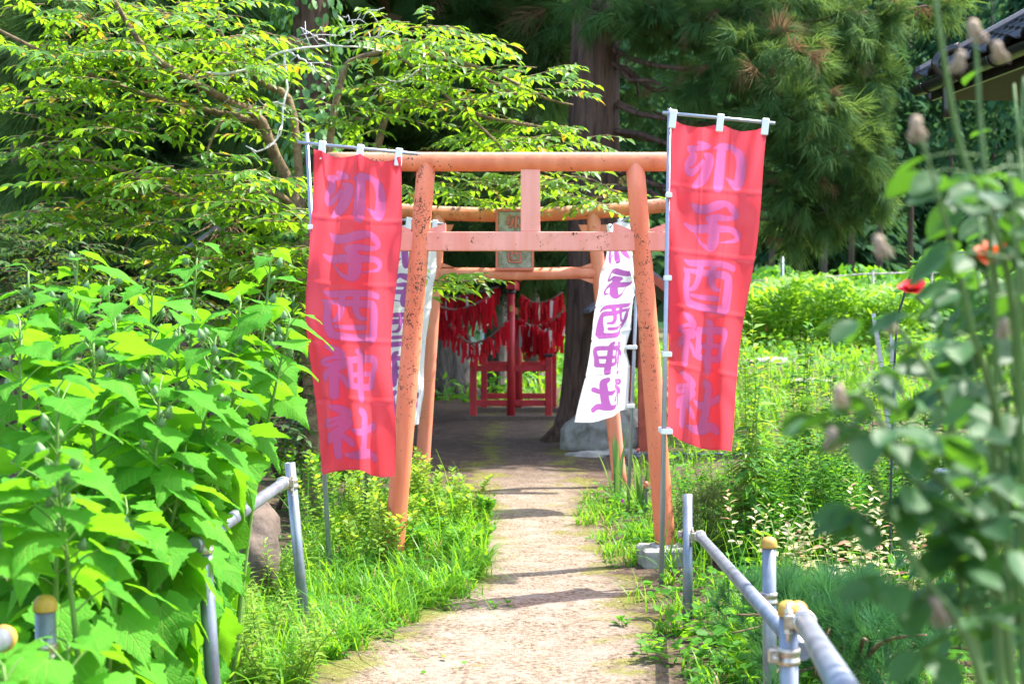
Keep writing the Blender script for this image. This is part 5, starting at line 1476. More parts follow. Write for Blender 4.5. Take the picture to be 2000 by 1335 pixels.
while nl_ < 240:
    P_ = R.choice(CP[:8]); k = R.randint(5, 24); p = P_[k]
    a = R.random() * 6.28
    ppx, ppy = 1000 + p.x / p.y * F, HOR + (EYE - p.z) / p.y * F
    if ppy < 430 - (ppx - 1770) * 1.15 or (1690 < ppx < 1890 and 470 < ppy < 640): continue
    d = Vector((math.cos(a), math.sin(a) * 0.7, R.uniform(0.0, 0.5))).normalized()
    L = R.uniform(0.04, 0.085); e = p + d * L
    MB().tube([p, p.lerp(e, .5) + Vector((0, 0, .006)), e], [0.0016, 0.0013, 0.001], 4, False).build('leaf_stalk', M['rose_cane'], ros) if nl_ % 2 == 0 else None
    side = Vector((0, 0, 1)).cross(d).normalized()
    for (f, sg) in ((1, 0), (0.7, 1), (0.7, -1), (0.35, 1), (0.35, -1))[:R.choice((1, 3, 3, 5))]:
        q = p.lerp(e, f); ax = d * (1 if sg == 0 else 0.45) + side * sg + Vector((0, 0, -R.uniform(0.2, 0.9)))
        o = link('leaf', rose_me, ros); o.matrix_basis = place_mat(q, ax, Vector((R.gauss(0, .4), R.gauss(0, .4) - 0.2, 1)), R.uniform(0.036, 0.058)); nl_ += 1
ro2 = thing('rose_bush', 'thicket of dull green rose foliage crowding behind the taller rose bush', 'bush', (0.95, 2.4, 0))
CP2 = []
for k in range(11):
    b_ = Vector((R.uniform(0.80, 1.05), R.uniform(2.0, 2.6), -0.03)); e = W(R.uniform(1850, 2120), R.uniform(200, 1100), b_.y)
    P_ = smooth_path([b_, b_.lerp(e, 0.55) + Vector((0.04, 0, 0.05)), e], 18); CP2.append(P_)
    MB().tube(P_, [0.006 - 0.0002 * q for q in range(18)], 7).build('cane', M['rose_cane'], ro2)
nl_ = 0
while nl_ < 285:
    P_ = R.choice(CP2); p = P_[R.randint(6, 17)]; a = R.random() * 6.28
    ppx, ppy = 1000 + p.x / p.y * F, HOR + (EYE - p.z) / p.y * F
    if 1690 < ppx < 1890 and 470 < ppy < 640: continue
    d = Vector((math.cos(a), math.sin(a) * 0.7, R.uniform(-0.1, 0.4))).normalized(); e = p + d * R.uniform(0.05, 0.13)
    o = link('leaf', rose_me, ro2); nl_ += 1
    o.matrix_basis = place_mat(e, d + Vector((0, 0, -R.uniform(0.2, 1.0))), Vector((R.gauss(0, .4), R.gauss(0, .4) - 0.2, 1)), R.uniform(0.045, 0.075))
ro3 = thing('rose_bush', 'leggy rose bush whose upper leaves stand before the tiled eave', 'bush', (0.84, 2.15, 0))
CP3 = []
for k in range(9):
    b_ = Vector((R.uniform(0.78, 0.92), R.uniform(1.95, 2.3), -0.03)); e = W(R.uniform(1900, 2060), R.uniform(150, 520), b_.y)
    P_ = smooth_path([b_, b_.lerp(e, 0.6) + Vector((0.02, 0, 0.02)), e], 18); CP3.append(P_)
    MB().tube(P_, [0.0055 - 0.0002 * q for q in range(18)], 7).build('cane', M['rose_cane'], ro3)
for nl_ in range(290):
    P_ = R.choice(CP3); p = P_[R.randint(9, 17)]; a = R.random() * 6.28
    d = Vector((math.cos(a), math.sin(a) * 0.7, R.uniform(-0.1, 0.4))).normalized(); e = p + d * R.uniform(0.03, 0.10)
    o = link('leaf', rose_me, ro3)
    o.matrix_basis = place_mat(e, d + Vector((0, 0, -R.uniform(0.2, 1.0))), Vector((R.gauss(0, .5), R.gauss(0, .5) - 0.2, 1)), R.uniform(0.038, 0.065))
def spent(p, s=1.0, tilt=(0.2, 0, 1)):
    t = Vector(tilt).normalized()
    b = MB(); b.lathe(p, [(0.002, -0.03 * s), (0.003, -0.012 * s), (0.010 * s, -0.004 * s), (0.014 * s, 0.008 * s), (0.012 * s, 0.02 * s), (0.005 * s, 0.026 * s), (0.001, 0.027 * s)], 12, t)
    for k in range(5):
        a = k * 1.257; u = Vector((math.cos(a), math.sin(a), 0))
        b.tube([p + u * 0.008 * s, p + u * 0.02 * s - t * 0.012 * s, p + u * 0.016 * s - t * 0.03 * s], [0.004 * s, 0.003 * s, 0.001], 5, False)
    b.build('spent_flower', M['dry'], ros)
for px, py, d, s in ((1790, 250, 2.2, 0.85), (1905, 60, 2.4, 0.9), (1872, 120, 2.35, 0.8), (1640, 772, 2.1, 0.75), (1625, 858, 2.1, 0.8), (1720, 480, 2.2, 0.8), (1740, 632, 2.5, 0.8), (1950, 100, 2.4, 0.8), (1830, 1190, 2.1, 1.0), (1960, 640, 2.3, 0.7)):
    spent(W(px, py, d * 0.72), s * 0.62, (R.uniform(-.5, .5), R.uniform(-.3, .3), 1))
def rose_flower(c, r, mat, name, parent, up=(0.1, -0.3, 1), n=22):
    b = MB(); up = Vector(up).normalized(); u0 = up.orthogonal().normalized(); v0 = up.cross(u0)
    for k in range(n):
        a = k * 2.4; op = 0.25 + 0.95 * k / n
        d = (u0 * math.cos(a) + v0 * math.sin(a)); s_ = up.cross(d)
        rr2 = r * (0.35 + 0.65 * k / n)
        V = []
        for i_ in range(4):
            t = i_ / 3
            for f in (-1, -.3, .3, 1):
                w = rr2 * 0.55 * math.sin(math.pi * (0.15 + 0.75 * t)) * f
                V.append(c + d * (rr2 * t * math.sin(op)) + up * (rr2 * (t * math.cos(op) * 1.1 - 0.25 * t * t * op + 0.1 * abs(f))) + s_ * w)
        b.add(V, [(i_ * 4 + j, i_ * 4 + j + 1, i_ * 4 + j + 5, i_ * 4 + j + 4) for i_ in range(3) for j in range(3)], True)
    return b.build(name, M[mat], parent)
rf_ = thing('rose_plant', 'single crimson rose on a pale green stem leaning from the bush', 'flower', W(1900, 1300, 3.0))
rf_.location.z = 0
sp = smooth_path([Vector((W(1935, 0, 3.0).x, 3.0, -0.02)), W(1900, 900, 3.0), W(1860, 660, 3.0), W(1822, 612, 3.0), W(1788, 578, 3.0)], 20)
MB().tube(sp, 0.004, 7).build('stem', M['rose_cane'], rf_)
rose_flower(W(1782, 568, 3.0), 0.04, 'red_petal', 'petals', rf_, (-0.3, -0.5, 1))
for k in range(9):
    o = link('leaf', rose_me, rf_); p = sp[R.randint(10, 18)]
    o.matrix_basis = place_mat(p, Vector((R.uniform(-1, 1), R.uniform(-.5, .5), R.uniform(-.6, .2))), Vector((0, -.2, 1)), 0.05)
of_ = thing('rose_plant', 'orange-scarlet rose in full bloom at the edge of the bush', 'flower', (W(1960, 0, 2.0).x, 2.0, 0))
sp = smooth_path([Vector((W(2010, 0, 2.0).x, 2.0, -0.02)), W(2000, 900, 2.0), W(1985, 640, 2.0), W(1962, 520, 2.0)], 14)
MB().tube(sp, 0.004, 7).build('stem', M['rose_cane'], of_)
rose_flower(W(1958, 505, 2.0), 0.05, 'orange_petal', 'petals', of_, (-0.2, -0.4, 1), 18)
rose_flower(W(2002, 490, 1.98), 0.03, 'red_petal', 'petals', of_, (0.2, -0.5, 1), 14)

# ------------------------------------------------------------------ grass, weeds and ground cover
def edge_left(y):  return 0.06 * np.sin(y * 7.1) * np.sin(y * 3.3 + 1) + np.interp(y, [5, 6, 6.6, 7.2, 7.6, 8.5, 10.8, 12, 13, 15, 20], [-0.92, -0.78, -0.62, -0.44, -0.14, -0.15, -0.25, -0.42, -0.7, -1.1, -1.5])
def edge_right(y): return 0.07 * np.sin(y * 6.3 + 2) * np.sin(y * 2.7) + np.interp(y, [5, 6, 7, 8, 9, 10.8, 12.5, 15, 20], [0.74, 0.68, 0.62, 0.60, 0.56, 0.46, 0.62, 1.2, 1.6])
def ground_pts(n, x0, x1, y0, y1, keep=None):
    x = rng.uniform(x0, x1, n); y = y0 + (y1 - y0) * rng.random(n)
    k = np.ones(n, bool) if keep is None else keep(x, y)
    x, y = x[k], y[k]
    return np.stack([x, y, hz(x, y) - 0.004], 1)
def clumpy(x, y, s=3.0, th=0.0):
    return np.sin(x * s * 1.7 + 1.3 * np.sin(y * s)) * np.sin(y * s * 1.3 + 0.9 * np.sin(x * s * 2.1)) > th
bag = Bag()
def tufts(C, nb, spread, h, w, lean):
    """grass grows in tufts: blades crowd at a root and arch outwards"""
    for c in C:
        n = int(nb * rng.uniform(0.4, 1.5)); hh = h * rng.uniform(0.45, 1.3)
        a = rng.random(n) * 6.283; r = spread * rng.random(n) ** 0.6
        x, y = c[0] + r * np.cos(a), c[1] + r * np.sin(a)
        grass_blades(bag, np.stack([x, y, hz(x, y) - 0.006], 1), hh, w * rng.uniform(0.7, 1.4), lean * rng.uniform(0.7, 1.3))
C = ground_pts(640, -1.35, 0.0, 5.4, 11.5, lambda x, y: (x < edge_left(y) - 0.04))
tufts(C[clumpy(C[:, 0], C[:, 1], 3.1, -0.55)], 20, 0.06, 0.20, 0.009, 1.0)
C = ground_pts(700, -0.9, 0.2, 5.4, 11.5, lambda x, y: (x < edge_left(y) + 0.03) & (x > edge_left(y) - 0.22) & clumpy(x, y, 4))
tufts(C, 12, 0.03, 0.26, 0.0085, 1.25)
P = ground_pts(2600, -1.35, 0.0, 5.4, 11.5, lambda x, y: (x < edge_left(y) + 0.05 * rng.random(len(x))))
grass_blades(bag, P, 0.09, 0.006, 0.8)
P = ground_pts(5000, 0.95, 3.0, 3.2, 6.5, lambda x, y: clumpy(x, y, 2.2, -0.5))
grass_blades(bag, P, 0.16, 0.008, 0.9)
P = ground_pts(1500, -0.9, 1.1, 5.3, 12, lambda x, y: clumpy(x, y, 2.6, 0.55) & (np.abs(x - 0.12) > 0.38) & (rng.random(len(x)) < 0.5))
grass_blades(bag, P, 0.06, 0.005, 0.9)
C = ground_pts(420, 0.5, 1.2, 5.4, 11.5, lambda x, y: (x > edge_right(y)) & clumpy(x, y, 3.4, -0.1) & (np.hypot(x - 0.86, y - 8.15) > 0.27))
tufts(C, 10, 0.05, 0.15, 0.008, 1.0)
P = ground_pts(9000, 1.0, 7, 6, 22, lambda x, y: clumpy(x, y, 1.2, 0.12) | ((y < 9.5) & (rng.random(len(x)) < .5)))
grass_blades(bag, P, 0.22, 0.012, 0.8)
P = ground_pts(9000, 1.5, 16, 18, 40, lambda x, y: clumpy(x, y, 0.6, -0.5))
grass_blades(bag, P, 0.35, 0.03, 0.7)
P = ground_pts(4000, -5, 3, 24, 60)
grass_blades(bag, P, 0.4, 0.05, 0.6)
C = ground_pts(60, -1.3, -0.2, 5.6, 11, lambda x, y: x < edge_left(y) - 0.05)
tufts(C, 5, 0.03, 0.42, 0.005, 0.7)
C = ground_pts(90, 0.9, 3.0, 5.6, 10)
tufts(C, 8, 0.05, 0.38, 0.008, 0.8)
tag(bag.build('grass', M['grass'], None, 'stuff'), 'fresh green grass growing along the path and garden', 'grass')

bag = Bag()
def cover(n, x0, x1, y0, y1, hmax, size, keep=None, tv=oval_v, tf=oval_f):
    P = ground_pts(n, x0, x1, y0, y1, keep)
    N = len(P); P[:, 2] += hmax * rng.random(N) ** 1.3
    a = rng.random(N) * 6.28
    X = np.stack([np.cos(a), np.sin(a), rng.uniform(-0.5, 0.3, N)], 1); Z = np.array([0, -0.15, 1.0]) + rng.normal(0, .4, (N, 3))
    bag.put(*scatter(tv, tf, P, X, Z, size * (0.6 + 0.8 * rng.random(N))))
cover(2600, -1.4, -0.1, 6.6, 12, 0.16, 0.04, lambda x, y: (x < edge_left(y) - 0.02) & clumpy(x, y, 3, -0.2))
cover(3800, 0.7, 1.5, 5.5, 12, 0.12, 0.045, lambda x, y: (x > edge_right(y) + 0.02) & clumpy(x, y, 3, -0.05) & (np.hypot(x - 0.86, y - 8.1) > 0.25))
cover(2600, 0.9, 2.6, 3.4, 6.5, 0.2, 0.05)
cover(7000, 1.2, 7, 6, 22, 0.3, 0.07, lambda x, y: clumpy(x, y, 1.5, 0.1) | ((y < 9.5) & (rng.random(len(x)) < .6)))
cover(1500, -0.9, 1.1, 5.4, 12.5, 0.03, 0.032, lambda x, y: clumpy(x, y, 3.2, 0.35) & (np.abs(x - 0.15) > 0.30))
cover(5000, 2, 16, 20, 36, 0.5, 0.13, lambda x, y: clumpy(x, y, 0.8, -0.4))
cover(5000, -6, 3, 24, 60, 0.5, 0.2)
tag(bag.build('ground_cover', M['weed']), 'low leafy weeds covering the soil beside the path', 'weeds')

# litter: twigs, dead leaves and grit on the trodden earth
bag = Bag()
P = ground_pts(900, -0.8, 1.1, 5.4, 18); P[:, 2] += 0.016
N = len(P); a = rng.random(N) * 6.28
bag.put(*scatter(lance_v, lance_f, P, np.stack([np.cos(a), np.sin(a), np.zeros(N)], 1), np.array([0, 0, 1.0]) + rng.normal(0, .25, (N, 3)), 0.03 * (0.4 + rng.random(N))))
tag(bag.build('leaf_litter', M['dry']), 'brown leaf litter scattered on the trodden path', 'litter')

def pebble_me():
    b = MB(); b.lathe((0, 0, -0.3), [(0.5, 0), (0.95, 0.2), (0.85, 0.5), (0.4, 0.72), (0.05, 0.78)], 7)
    return np.array(b.v), [f for f in b.f if len(f) == 4]
pv, pf = pebble_me(); bag = Bag()
P = ground_pts(1500, -0.7, 0.95, 5.4, 13, lambda x, y: clumpy(x, y, 2.0, -0.4)); N = len(P); a = rng.random(N) * 6.28
P[:, 2] += 0.008
bag.put(*scatter(pv, np.array(pf), P, np.stack([np.cos(a), np.sin(a), np.zeros(N)], 1), np.tile([0, 0, 1.0], (N, 1)), 0.0065 * (0.4 + 1.3 * rng.random(N) ** 2)))
tag(bag.build('gravel', M['stone']), 'fine grey gravel bedded in the dirt path', 'gravel')

def stem_plant(name, label, cat, x, y, stems, h, leaf_t, size, mat, spread=0.12, per=26, grp=None, droop=0.5, low=0.1, taper=True, lean=0.15, tops=None, indiv=False, seed=0, el=0.2, stemmat='mallow_stem', z=None):
    """bushy plant: separate stems, alternate leaves"""
    rr = random.Random(seed + int(x * 100) + int(y * 37))
    z0 = HZ(x, y) if z is None else z
    t = thing(name, label, cat, (x, y, z0), grp)
    lv, lf = leaf_t
    AP, AX, AZ, AS = [], [], [], []
    for k in range(stems):
        a = rr.random() * 6.28; r = spread * rr.random() ** 0.5
        b = Vector((x + r * math.cos(a), y + r * math.sin(a), z0 - 0.02)); hh = h * rr.uniform(0.75, 1.05)
        e = b + Vector((math.cos(a) * lean * rr.random() * hh, math.sin(a) * lean * rr.random() * hh, hh))
        P_ = smooth_path([b, b.lerp(e, 0.5) + Vector((rr.uniform(-.03, .03), rr.uniform(-.03, .03), 0.02)), e], 12)
        MB().tube(P_, [0.0055 * (h ** 0.3) * (1 - q / 14) for q in range(12)], 6).build('stem', M[stemmat], t)
        aa = rr.random() * 6.28
        for j in range(per):
            f = low + (1 - low) * j / (per - 1); i0 = min(10, int(f * 11)); p = P_[i0].lerp(P_[i0 + 1], f * 11 - i0)
            aa += 2.4; s_ = size * rr.uniform(0.7, 1.15) * ((1.15 - 0.65 * f) if taper else 1)
            AP.append(p); AX.append(Vector((math.cos(aa), math.sin(aa), el + 0.5 * f - droop * (1 - f) * 1.6 * rr.random()))); AZ.append(Vector((rr.gauss(0, .2), rr.gauss(0, .2), 1))); AS.append(s_)
    if indiv:
        me = np_mesh('leaf', lv, lf, M[mat], False)
        for k in range(min(300, len(AP))):
            o = link('leaf', me, t); o.matrix_basis = place_mat(AP[k], AX[k], AZ[k], AS[k])
    else:
        bag = Bag(); bag.put(*scatter(lv, lf, np.array(AP), np.array(AX), np.array(AZ), np.array(AS))); bag.build('foliage', M[mat], t)
    return t
LAN2 = (lance_v * np.array([1, 1.75, 1.3]), lance_f)
LAN, OVA, CHE = (lance_v, lance_f), (oval_v, oval_f), (cher_v, cher_f)
def wx(px, d): return (px - 1000) / F * d
# tall willowy goldenrods behind the right-hand banner
for k, (px, py, d, s) in enumerate(((1470, 610, 8.6, 2), (1462, 680, 8.3, 2), (1548, 640, 9.6, 3), (1578, 650, 9.7, 2), (1492, 700, 9.0, 2), (1600, 760, 9.0, 2), (1640, 740, 10.2, 2), (1700, 730, 10.4, 3), (1752, 770, 9.2, 2), (1520, 760, 8.8, 2), (1668, 800, 8.6, 2), (1790, 760, 9.4, 3), (1540, 690, 9.9, 3), (1615, 700, 10.0, 3), (1660, 760, 9.6, 3), (1450, 760, 8.9, 3), (1570, 800, 8.8, 3), (1720, 830, 8.8, 3), (1840, 720, 10, 3), (1880, 780, 9, 3))):
    x = wx(px, d); h = EYE - (py - HOR) / F * d - HZ(x, d)
    stem_plant('goldenrod_plant', 'tall slender weed with narrow drooping leaves beyond the dwarf pine', 'plant', x, d, s, h, LAN2, 0.19, 'blue_weed' if k % 3 else 'weed_pale', 0.09, 56, 'tall slender weeds in the garden', 0.9, 0.15, seed=k, lean=0.08)
# feathery asparagus-like clumps
for k, (px, py, d) in enumerate(((1560, 820, 8.6), (1500, 860, 8.4), (1440, 880, 8.8), (1390, 880, 9.6), (1620, 860, 8.4), (1690, 880, 8.2), (1350, 900, 10.4), (1760, 900, 8.0))):
    x = wx(px, d); h = EYE - (py - HOR) / F * d
    stem_plant('feathery_plant', 'feathery fine-leaved green plant among the tall weeds', 'plant', x, d, 9, h, LAN2, 0.10, 'weed', 0.24, 70, 'feathery plants in the garden', 0.2, 0.05, seed=50 + k, lean=0.3)
# broad leafy balsam with purple flowers, ground weeds
bl = stem_plant('balsam_plant', 'leafy balsam with magenta flowers beside the mounded shrub', 'plant', wx(1480, 8.9), 8.9, 5, 0.62, LAN2, 0.14, 'weed', 0.18, 34, None, 0.4, 0.1, seed=71)
for px, py in ((1478, 938), (1486, 935), (1480, 950), (1474, 962), (1486, 962)):
    rose_flower(W(px, py, 8.8), 0.022, 'purple_petal', 'flower', bl, (0, -1, 0.3), 6)
b2 = stem_plant('balsam_plant', 'small balsam with one magenta flower below the iris blades', 'plant', wx(1214, 10.3), 10.3, 3, 0.22, LAN, 0.09, 'weed', 0.08, 16, None, 0.3, 0.1, seed=73)
rose_flower(W(1216, 978, 10.2), 0.02, 'purple_petal', 'flower', b2, (0, -1, 0.3), 6)
# variegated shrub: pale cream and pink leaves, each a piece of its own
for k, (px, d, py, n) in enumerate(((1650, 7.3, 960, 8), (1735, 7.1, 985, 7), (1590, 7.6, 1010, 5))):
    x = wx(px, d)
    stem_plant('variegated_shrub', 'shrub with cream and pink variegated leaves behind the dwarf pine', 'shrub', x, d, n, EYE - (py - HOR) / F * d, (cher_v * np.array([1, 1.2, 1]), cher_f), 0.095, 'variegated', 0.22, 22, 'variegated shrubs', 0.5, 0.25, indiv=True, seed=80 + k, lean=0.35)
stem_plant('variegated_shrub', 'small cream-leaved sprig between the mounded shrub and dwarf pine', 'shrub', wx(1480, 7.9), 7.9, 4, 0.5, (cher_v * np.array([1, 1.2, 1]), cher_f), 0.085, 'variegated', 0.12, 14, None, 0.5, 0.35, indiv=True, seed=91, lean=0.4)
# leafy weeds
for k, (px, py, s, n) in enumerate(((1445, 1215, .30, 5), (1420, 1260, .22, 4), (1250, 1275, .10, 4), (1300, 1290, .12, 4), (850, 1190, .08, 2), (1560, 1120, .45, 4), (1390, 1320, .16, 4), (1230, 1225, .07, 3), (985, 1190, .05, 2), (760, 1250, .10, 4), (700, 1225, .12, 4), (1180, 1060, .06, 3), (1195, 1110, .07, 3), (1330, 1240, .14, 4), (650, 1290, .1, 4))):
    p = Gp(px, py)
    stem_plant('broadleaf_weed', 'low broad-leaved weed rooted at the path edge', 'weed', p.x, p.y, n, s, OVA, 0.085 if s > 0.1 else 0.05, 'weed', 0.06, 7, 'weeds at the path edge', 0.3, 0.15, indiv=True, seed=120 + k, lean=0.5)
for k, (px, py, h) in enumerate(((700, 1040, .60), (640, 1010, .6), (840, 985, .36), (885, 1000, .24), (765, 985, .50), (860, 1060, .24), (720, 1075, .42), (610, 960, .6), (815, 1020, .34))):
    p = Gp(px, py + 30)
    stem_plant('bush_clover', 'bushy clover-like shrub with small bright leaflets at the rust-streaked pillar', 'shrub', p.x, p.y, 20, h, OVA, 0.050, 'weed' if k % 2 else 'weed_pale', 0.25, 42, 'bush clovers at the torii foot', 0.4, 0.05, seed=140 + k, lean=0.6, taper=False)
# ferns and tufts left of the path by the fence post
for k, (px, py) in enumerate(((520, 1130), (560, 1080), (500, 1220), (545, 1300))):
    p = Gp(px, py + 60)
    stem_plant('fern', 'pale yellow-green fern in the grass beside the galvanised post', 'fern', p.x, p.y, 9, 0.36, LAN2, 0.085, 'weed_pale', 0.12, 40, 'ferns by the galvanised post', 0.1, 0.1, seed=160 + k, lean=0.7)
for k, (px, py) in enumerate(((1600, 1210), (1700, 1260), (1560, 1290))):
    p = Gp(px, py)
    stem_plant('fern', 'small bright fern growing through the dwarf pine', 'fern', p.x, p.y - 0.2, 7, 0.34, LAN2, 0.07, 'weed_pale', 0.10, 36, 'ferns in the dwarf pine', 0.1, 0.1, seed=170 + k, lean=0.7)
# iris clumps: each blade a piece
for lab, px, py, n, h in (('iris clump with arching sword leaves beside the second torii pillar', 1205, 985, 11, 0.66), ('iris clump with upright sword leaves beside the red-tipped hoop', 1250, 1000, 9, 0.5)):
    p = Gp(px, py); t = thing('iris_plant', lab, 'plant', p)
    for k in range(n):
        a = R.random() * 6.28; ln = R.uniform(0.15, 0.8); hh = h * R.uniform(0.7, 1.1)
        d = Vector((math.cos(a), math.sin(a) * 0.5, 0)); s_ = Vector((0.5 + R.random(), 1, 0)).cross(Vector((0, 0, 1))).normalized() if False else Vector((-d.y, d.x, 0)).normalized() * 0.4 + Vector((0.6, 0, 0)) * (1 if abs(d.x) < .7 else 0.2)
        s_ = s_.normalized()
        V = []
        for q in range(7):
            tq = q / 6; w = 0.017 * (1 - tq ** 2.2) + 0.0008
            c = p + d * (hh * ln * tq ** 1.6 + 0.03) + Vector((0, 0, hh * tq * (1 - 0.2 * ln * tq) - 0.01))
            V += [c - s_ * w, c + Vector((0, 0.004, 0)), c + s_ * w]
        MB().add(V, [(3 * q + j, 3 * q + j + 1, 3 * q + j + 4, 3 * q + j + 3) for q in range(6) for j in range(2)], True).build('blade', M['iris'], t)
# mounded grey-green shrub
md = thing('mound_shrub', 'low rounded grey-green shrub of tiny leaves behind the open pipe post', 'shrub', (wx(1405, 8.7), 8.7, 0))
c = Vector((wx(1405, 8.7), 8.7, 0.16)); n = 5200
dirs = norm(rng.normal(0, 1, (n, 3))); dirs[:, 2] = np.abs(dirs[:, 2])
lob = 1 + 0.16 * np.sin(dirs[:, 0] * 7 + 1) * np.sin(dirs[:, 1] * 6) + 0.1 * np.sin(dirs[:, 0] * 15) * np.sin(dirs[:, 2] * 13)
P = np.array(c) + dirs * (lob * (0.72 + 0.28 * rng.random(n)))[:, None] * np.array([0.29, 0.29, 0.30])
bag = Bag(); bag.put(*scatter(lance_v * np.array([1, 1.6, 1]), lance_f, P, dirs + rng.normal(0, .45, (n, 3)), np.array([0, 0, 1.0]) + rng.normal(0, .5, (n, 3)), 0.030 * (0.6 + 0.8 * rng.random(n)))); bag.build('foliage', M['mound'], md)
for k in range(14):
    a = R.random() * 6.28
    MB().tube([c + Vector((0.03 * math.cos(a), 0.03 * math.sin(a), -0.18)), c + Vector((0.2 * math.cos(a), 0.2 * math.sin(a), R.uniform(0, .15)))], [0.006, 0.002], 5, False).build('twig', M['bark'], md)
# dwarf pine: branches tipped with needle tufts
tv_, tf_ = [], []
for k in range(54):
    a = R.random() * 6.28; e = R.uniform(0.15, 1.0); l = R.uniform(0.7, 1.0); o_ = R.uniform(0, 0.45)
    d = Vector((math.cos(e) * 1.0, math.sin(e) * math.cos(a), math.sin(e) * math.sin(a))); s_ = d.orthogonal().normalized() * 0.011
    b_ = len(tv_); p0 = Vector((o_, 0, 0)); p1 = p0 + d * l * 0.5; p2 = p0 + d * l + Vector((0.08, 0, 0.06))
    tv_ += [p0 - s_, p0 + s_, p1 - s_, p1 + s_, p2 - s_ * .2, p2 + s_ * .2]; tf_ += [(b_, b_ + 1, b_ + 3, b_ + 2), (b_ + 2, b_ + 3, b_ + 5, b_ + 4)]
tuft_me = np_mesh('needle_tuft', np.array([tuple(v) for v in tv_]), np.array(tf_), M['pine'], False)
pn = thing('dwarf_pine', 'spreading dwarf pine with blue-green needle tufts behind the pipe fence', 'pine', (1.28, 5.7, 0))
nt_ = 0
for k in range(42):
    a = R.uniform(0, 6.28); L = R.uniform(0.3, 0.9)
    root = Vector((1.28 + R.uniform(-.12, .12), 5.7 + R.uniform(-.4, .4), 0.05))
    e = root + Vector((math.cos(a) * L * 0.7, math.sin(a) * L * 1.15, R.uniform(0.02, 0.40)))
    if e.x < 0.86: e.x = 0.86 + R.random() * 0.1
    P_ = smooth_path([root, root.lerp(e, 0.5) + Vector((0, 0, 0.08)), e], 9)
    MB().tube(P_, [0.012 - 0.001 * q for q in range(9)], 6).build('branch', M['cherry_bark'], pn)
    for q in range(7):
        i0 = R.randint(3, 8); p = P_[i0] + Vector((R.gauss(0, .05), R.gauss(0, .05), R.uniform(0.0, .05))); dr_ = (e - root).normalized()
        ax = dr_ * 0.6 + Vector((R.uniform(-.8, .8), R.uniform(-.8, .8), R.uniform(0.1, 0.8)))
        o = link('needle_tuft', tuft_me, pn); o.matrix_basis = place_mat(p, ax, Vector((R.uniform(-.4, .4), R.uniform(-.4, .4), 1)), R.uniform(0.09, 0.13)); nt_ += 1

# ------------------------------------------------------------------ far garden: lush hedge, rail, arch, stakes, slab
hg = thing('lily_hedge', 'lush bright green hedge of strappy leaves in front of the far rail', 'hedge', (wx(1610, 32), 32, HZ(wx(1610, 32), 32)))
n = 5200; x = rng.uniform(wx(1450, 32), wx(1800, 32), n); y = rng.uniform(31, 34.5, n)
topz = 0.72 + 1.42 + 0.16 * np.sin(x * 2.1) + 0.1 * np.sin(x * 5.3)
u = rng.random(n) ** 0.55
P = np.stack([x, y, 0.72 + (topz - 0.72) * u], 1); a = rng.random(n) * 6.28
bag = Bag(); bag.put(*scatter(lance_v * np.array([1, 1.3, 1.6]), lance_f, P, np.stack([np.cos(a), np.sin(a) - 0.25, 0.55 + 0.4 * u], 1), np.array([0, -0.3, 1.0]) + rng.normal(0, .4, (n, 3)), 0.36 * (0.6 + 0.7 * rng.random(n)))); bag.build('foliage', M['crop'], hg)
for k in range(16):
    xx = R.uniform(wx(1455, 32), wx(1790, 32)); MB().tube([(xx, 33, 0.6), (xx + R.uniform(-.2, .2), 33, 1.5)], [0.03, 0.015], 6).build('stem', M['bark'], hg)
gr = thing('guard_rail', 'thin pale road rail with short posts behind the bright hedge', 'rail', (wx(1600, 46), 46, HZ(wx(1600, 46), 46)))
MB().tube([W(1462, 548, 46), W(1560, 546, 46), W(1690, 535, 46), W(1900, 530, 46)], 0.03, 8).build('rail', M['concrete'], gr)
for px, py in ((1496, 547), (1612, 543), (1705, 534), (1820, 532)):
    p = W(px, py, 46); MB().tube([(p.x, 46, HZ(p.x, 46) - .1), (p.x, 46, p.z + 0.08)], 0.04, 8).build('post', M['red_tip'] if px in (1496,) else M['concrete'], gr)
MB().box((wx(1680, 46.4), 46.4, EYE + 0.9), (7, 0.02, 0.22), None).build('netting', M['netting'], gr)
mp = thing('marker_pole', 'slim grey pole standing behind the road rail', 'pole', (wx(1528, 48), 48, HZ(wx(1528, 48), 48)))
MB().tube([(wx(1528, 48), 48, 0.5), (wx(1528, 48), 48, W(0, 500, 48).z)], 0.06, 8).build('shaft', M['pipe'], mp)
ar = thing('garden_arch', 'grey metal trellis arch draped with climbing leaves behind the crimson rose', 'arch', (wx(1850, 7.5), 7.5, 0))
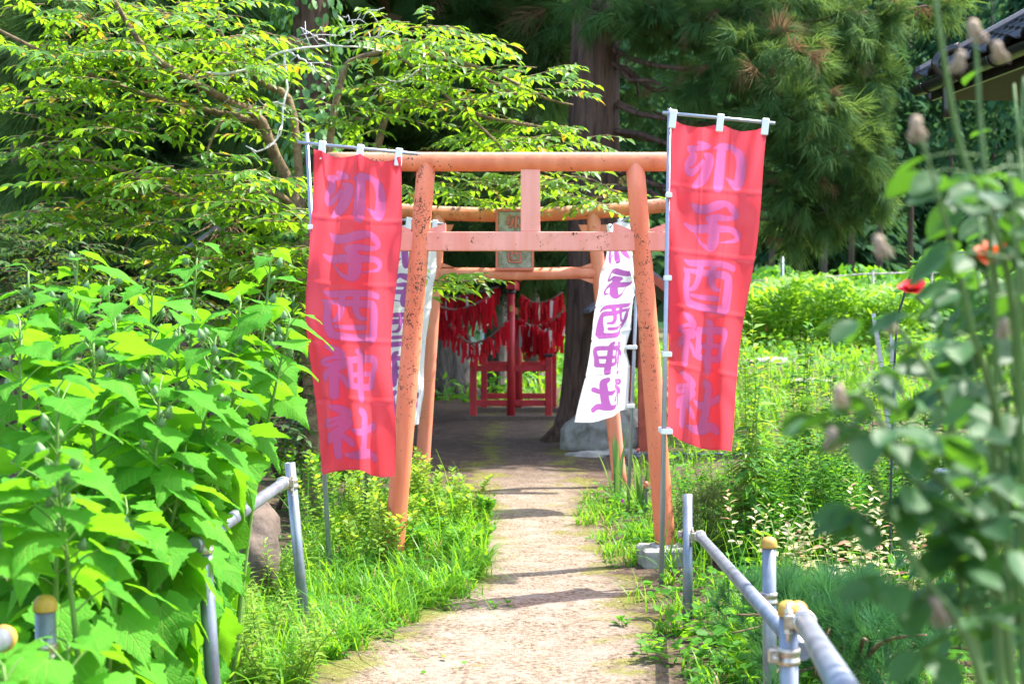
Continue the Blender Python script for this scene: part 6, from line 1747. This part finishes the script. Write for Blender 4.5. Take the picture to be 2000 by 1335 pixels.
for dd in (7.2, 7.9):
    pts = [Vector((wx(1735, dd), dd, -0.02)), W(1748, 690, dd), W(1765, 580, dd), W(1790, 520, dd), W(1850, 497, dd), W(1930, 492, dd), W(1990, 510, dd), W(2030, 580, dd), W(2050, 700, dd), Vector((wx(2060, dd), dd, -0.02))]
    MB().tube(smooth_path(pts, 40), 0.006, 8).build('hoop', M['black_cap'], ar)
for px, py in ((1738, 760), (1748, 690), (1757, 630), (1767, 575), (1790, 520), (1850, 497), (1930, 492), (2000, 520)):
    MB().tube([W(px, py, 7.2), W(px, py, 7.2) + Vector((wx(px, 7.9) - wx(px, 7.2), 0.7, (HOR - py) / F * 0.7))], 0.004, 6).build('rung', M['black_cap'], ar)
bag = Bag()
AP = np.array([tuple(W(px + R.gauss(0, 12), py + R.gauss(0, 10), 7.5 + R.uniform(-.3, .4))) for px, py in ((1745, 640), (1760, 560), (1800, 515), (1850, 500), (1740, 720), (1900, 498)) for _ in range(26)])
N = len(AP); a = rng.random(N) * 6.28
bag.put(*scatter(oval_v, oval_f, AP, np.stack([np.cos(a), np.sin(a), rng.uniform(-.6, .2, N)], 1), np.array([0, -.2, 1.0]) + rng.normal(0, .4, (N, 3)), 0.05 * (0.5 + rng.random(N)))); bag.build('climbing_leaves', M['weed'], ar)
for lab, a_, b_ in (('weathered grey stake leaning across its neighbour in the garden', (1752, 715), (1706, 612)), ('short weathered stake crossing the leaning grey one', (1738, 720), (1742, 650))):
    p, q_ = W(a_[0], a_[1], 11), W(b_[0], b_[1], 11); p.z = HZ(p.x, 11) - 0.05
    o = MB().tube(smooth_path([p, p.lerp(q_, .5) + Vector((.02, 0, .01)), q_], 8), [0.03 - .002 * k for k in range(8)], 9).build('wooden_stake', M['dead_wood']); tag(o, lab, 'stake')
sl = thing('plastic_bench', 'low white plastic slab bench among the weeds behind the rose', 'bench', (wx(1882, 9), 9, 0))
MB().box((wx(1882, 9), 9, W(0, 925, 9).z), (0.30, 0.28, 0.05), None, 0.012).build('seat', M['white_plastic'], sl)
for sx in (-0.11, 0.11):
    for sy in (-0.1, 0.1):
        MB().tube([(wx(1882, 9) + sx, 9 + sy, -0.02), (wx(1882, 9) + sx, 9 + sy, W(0, 925, 9).z - 0.026)], 0.014, 8).build('leg', M['white_plastic'], sl)
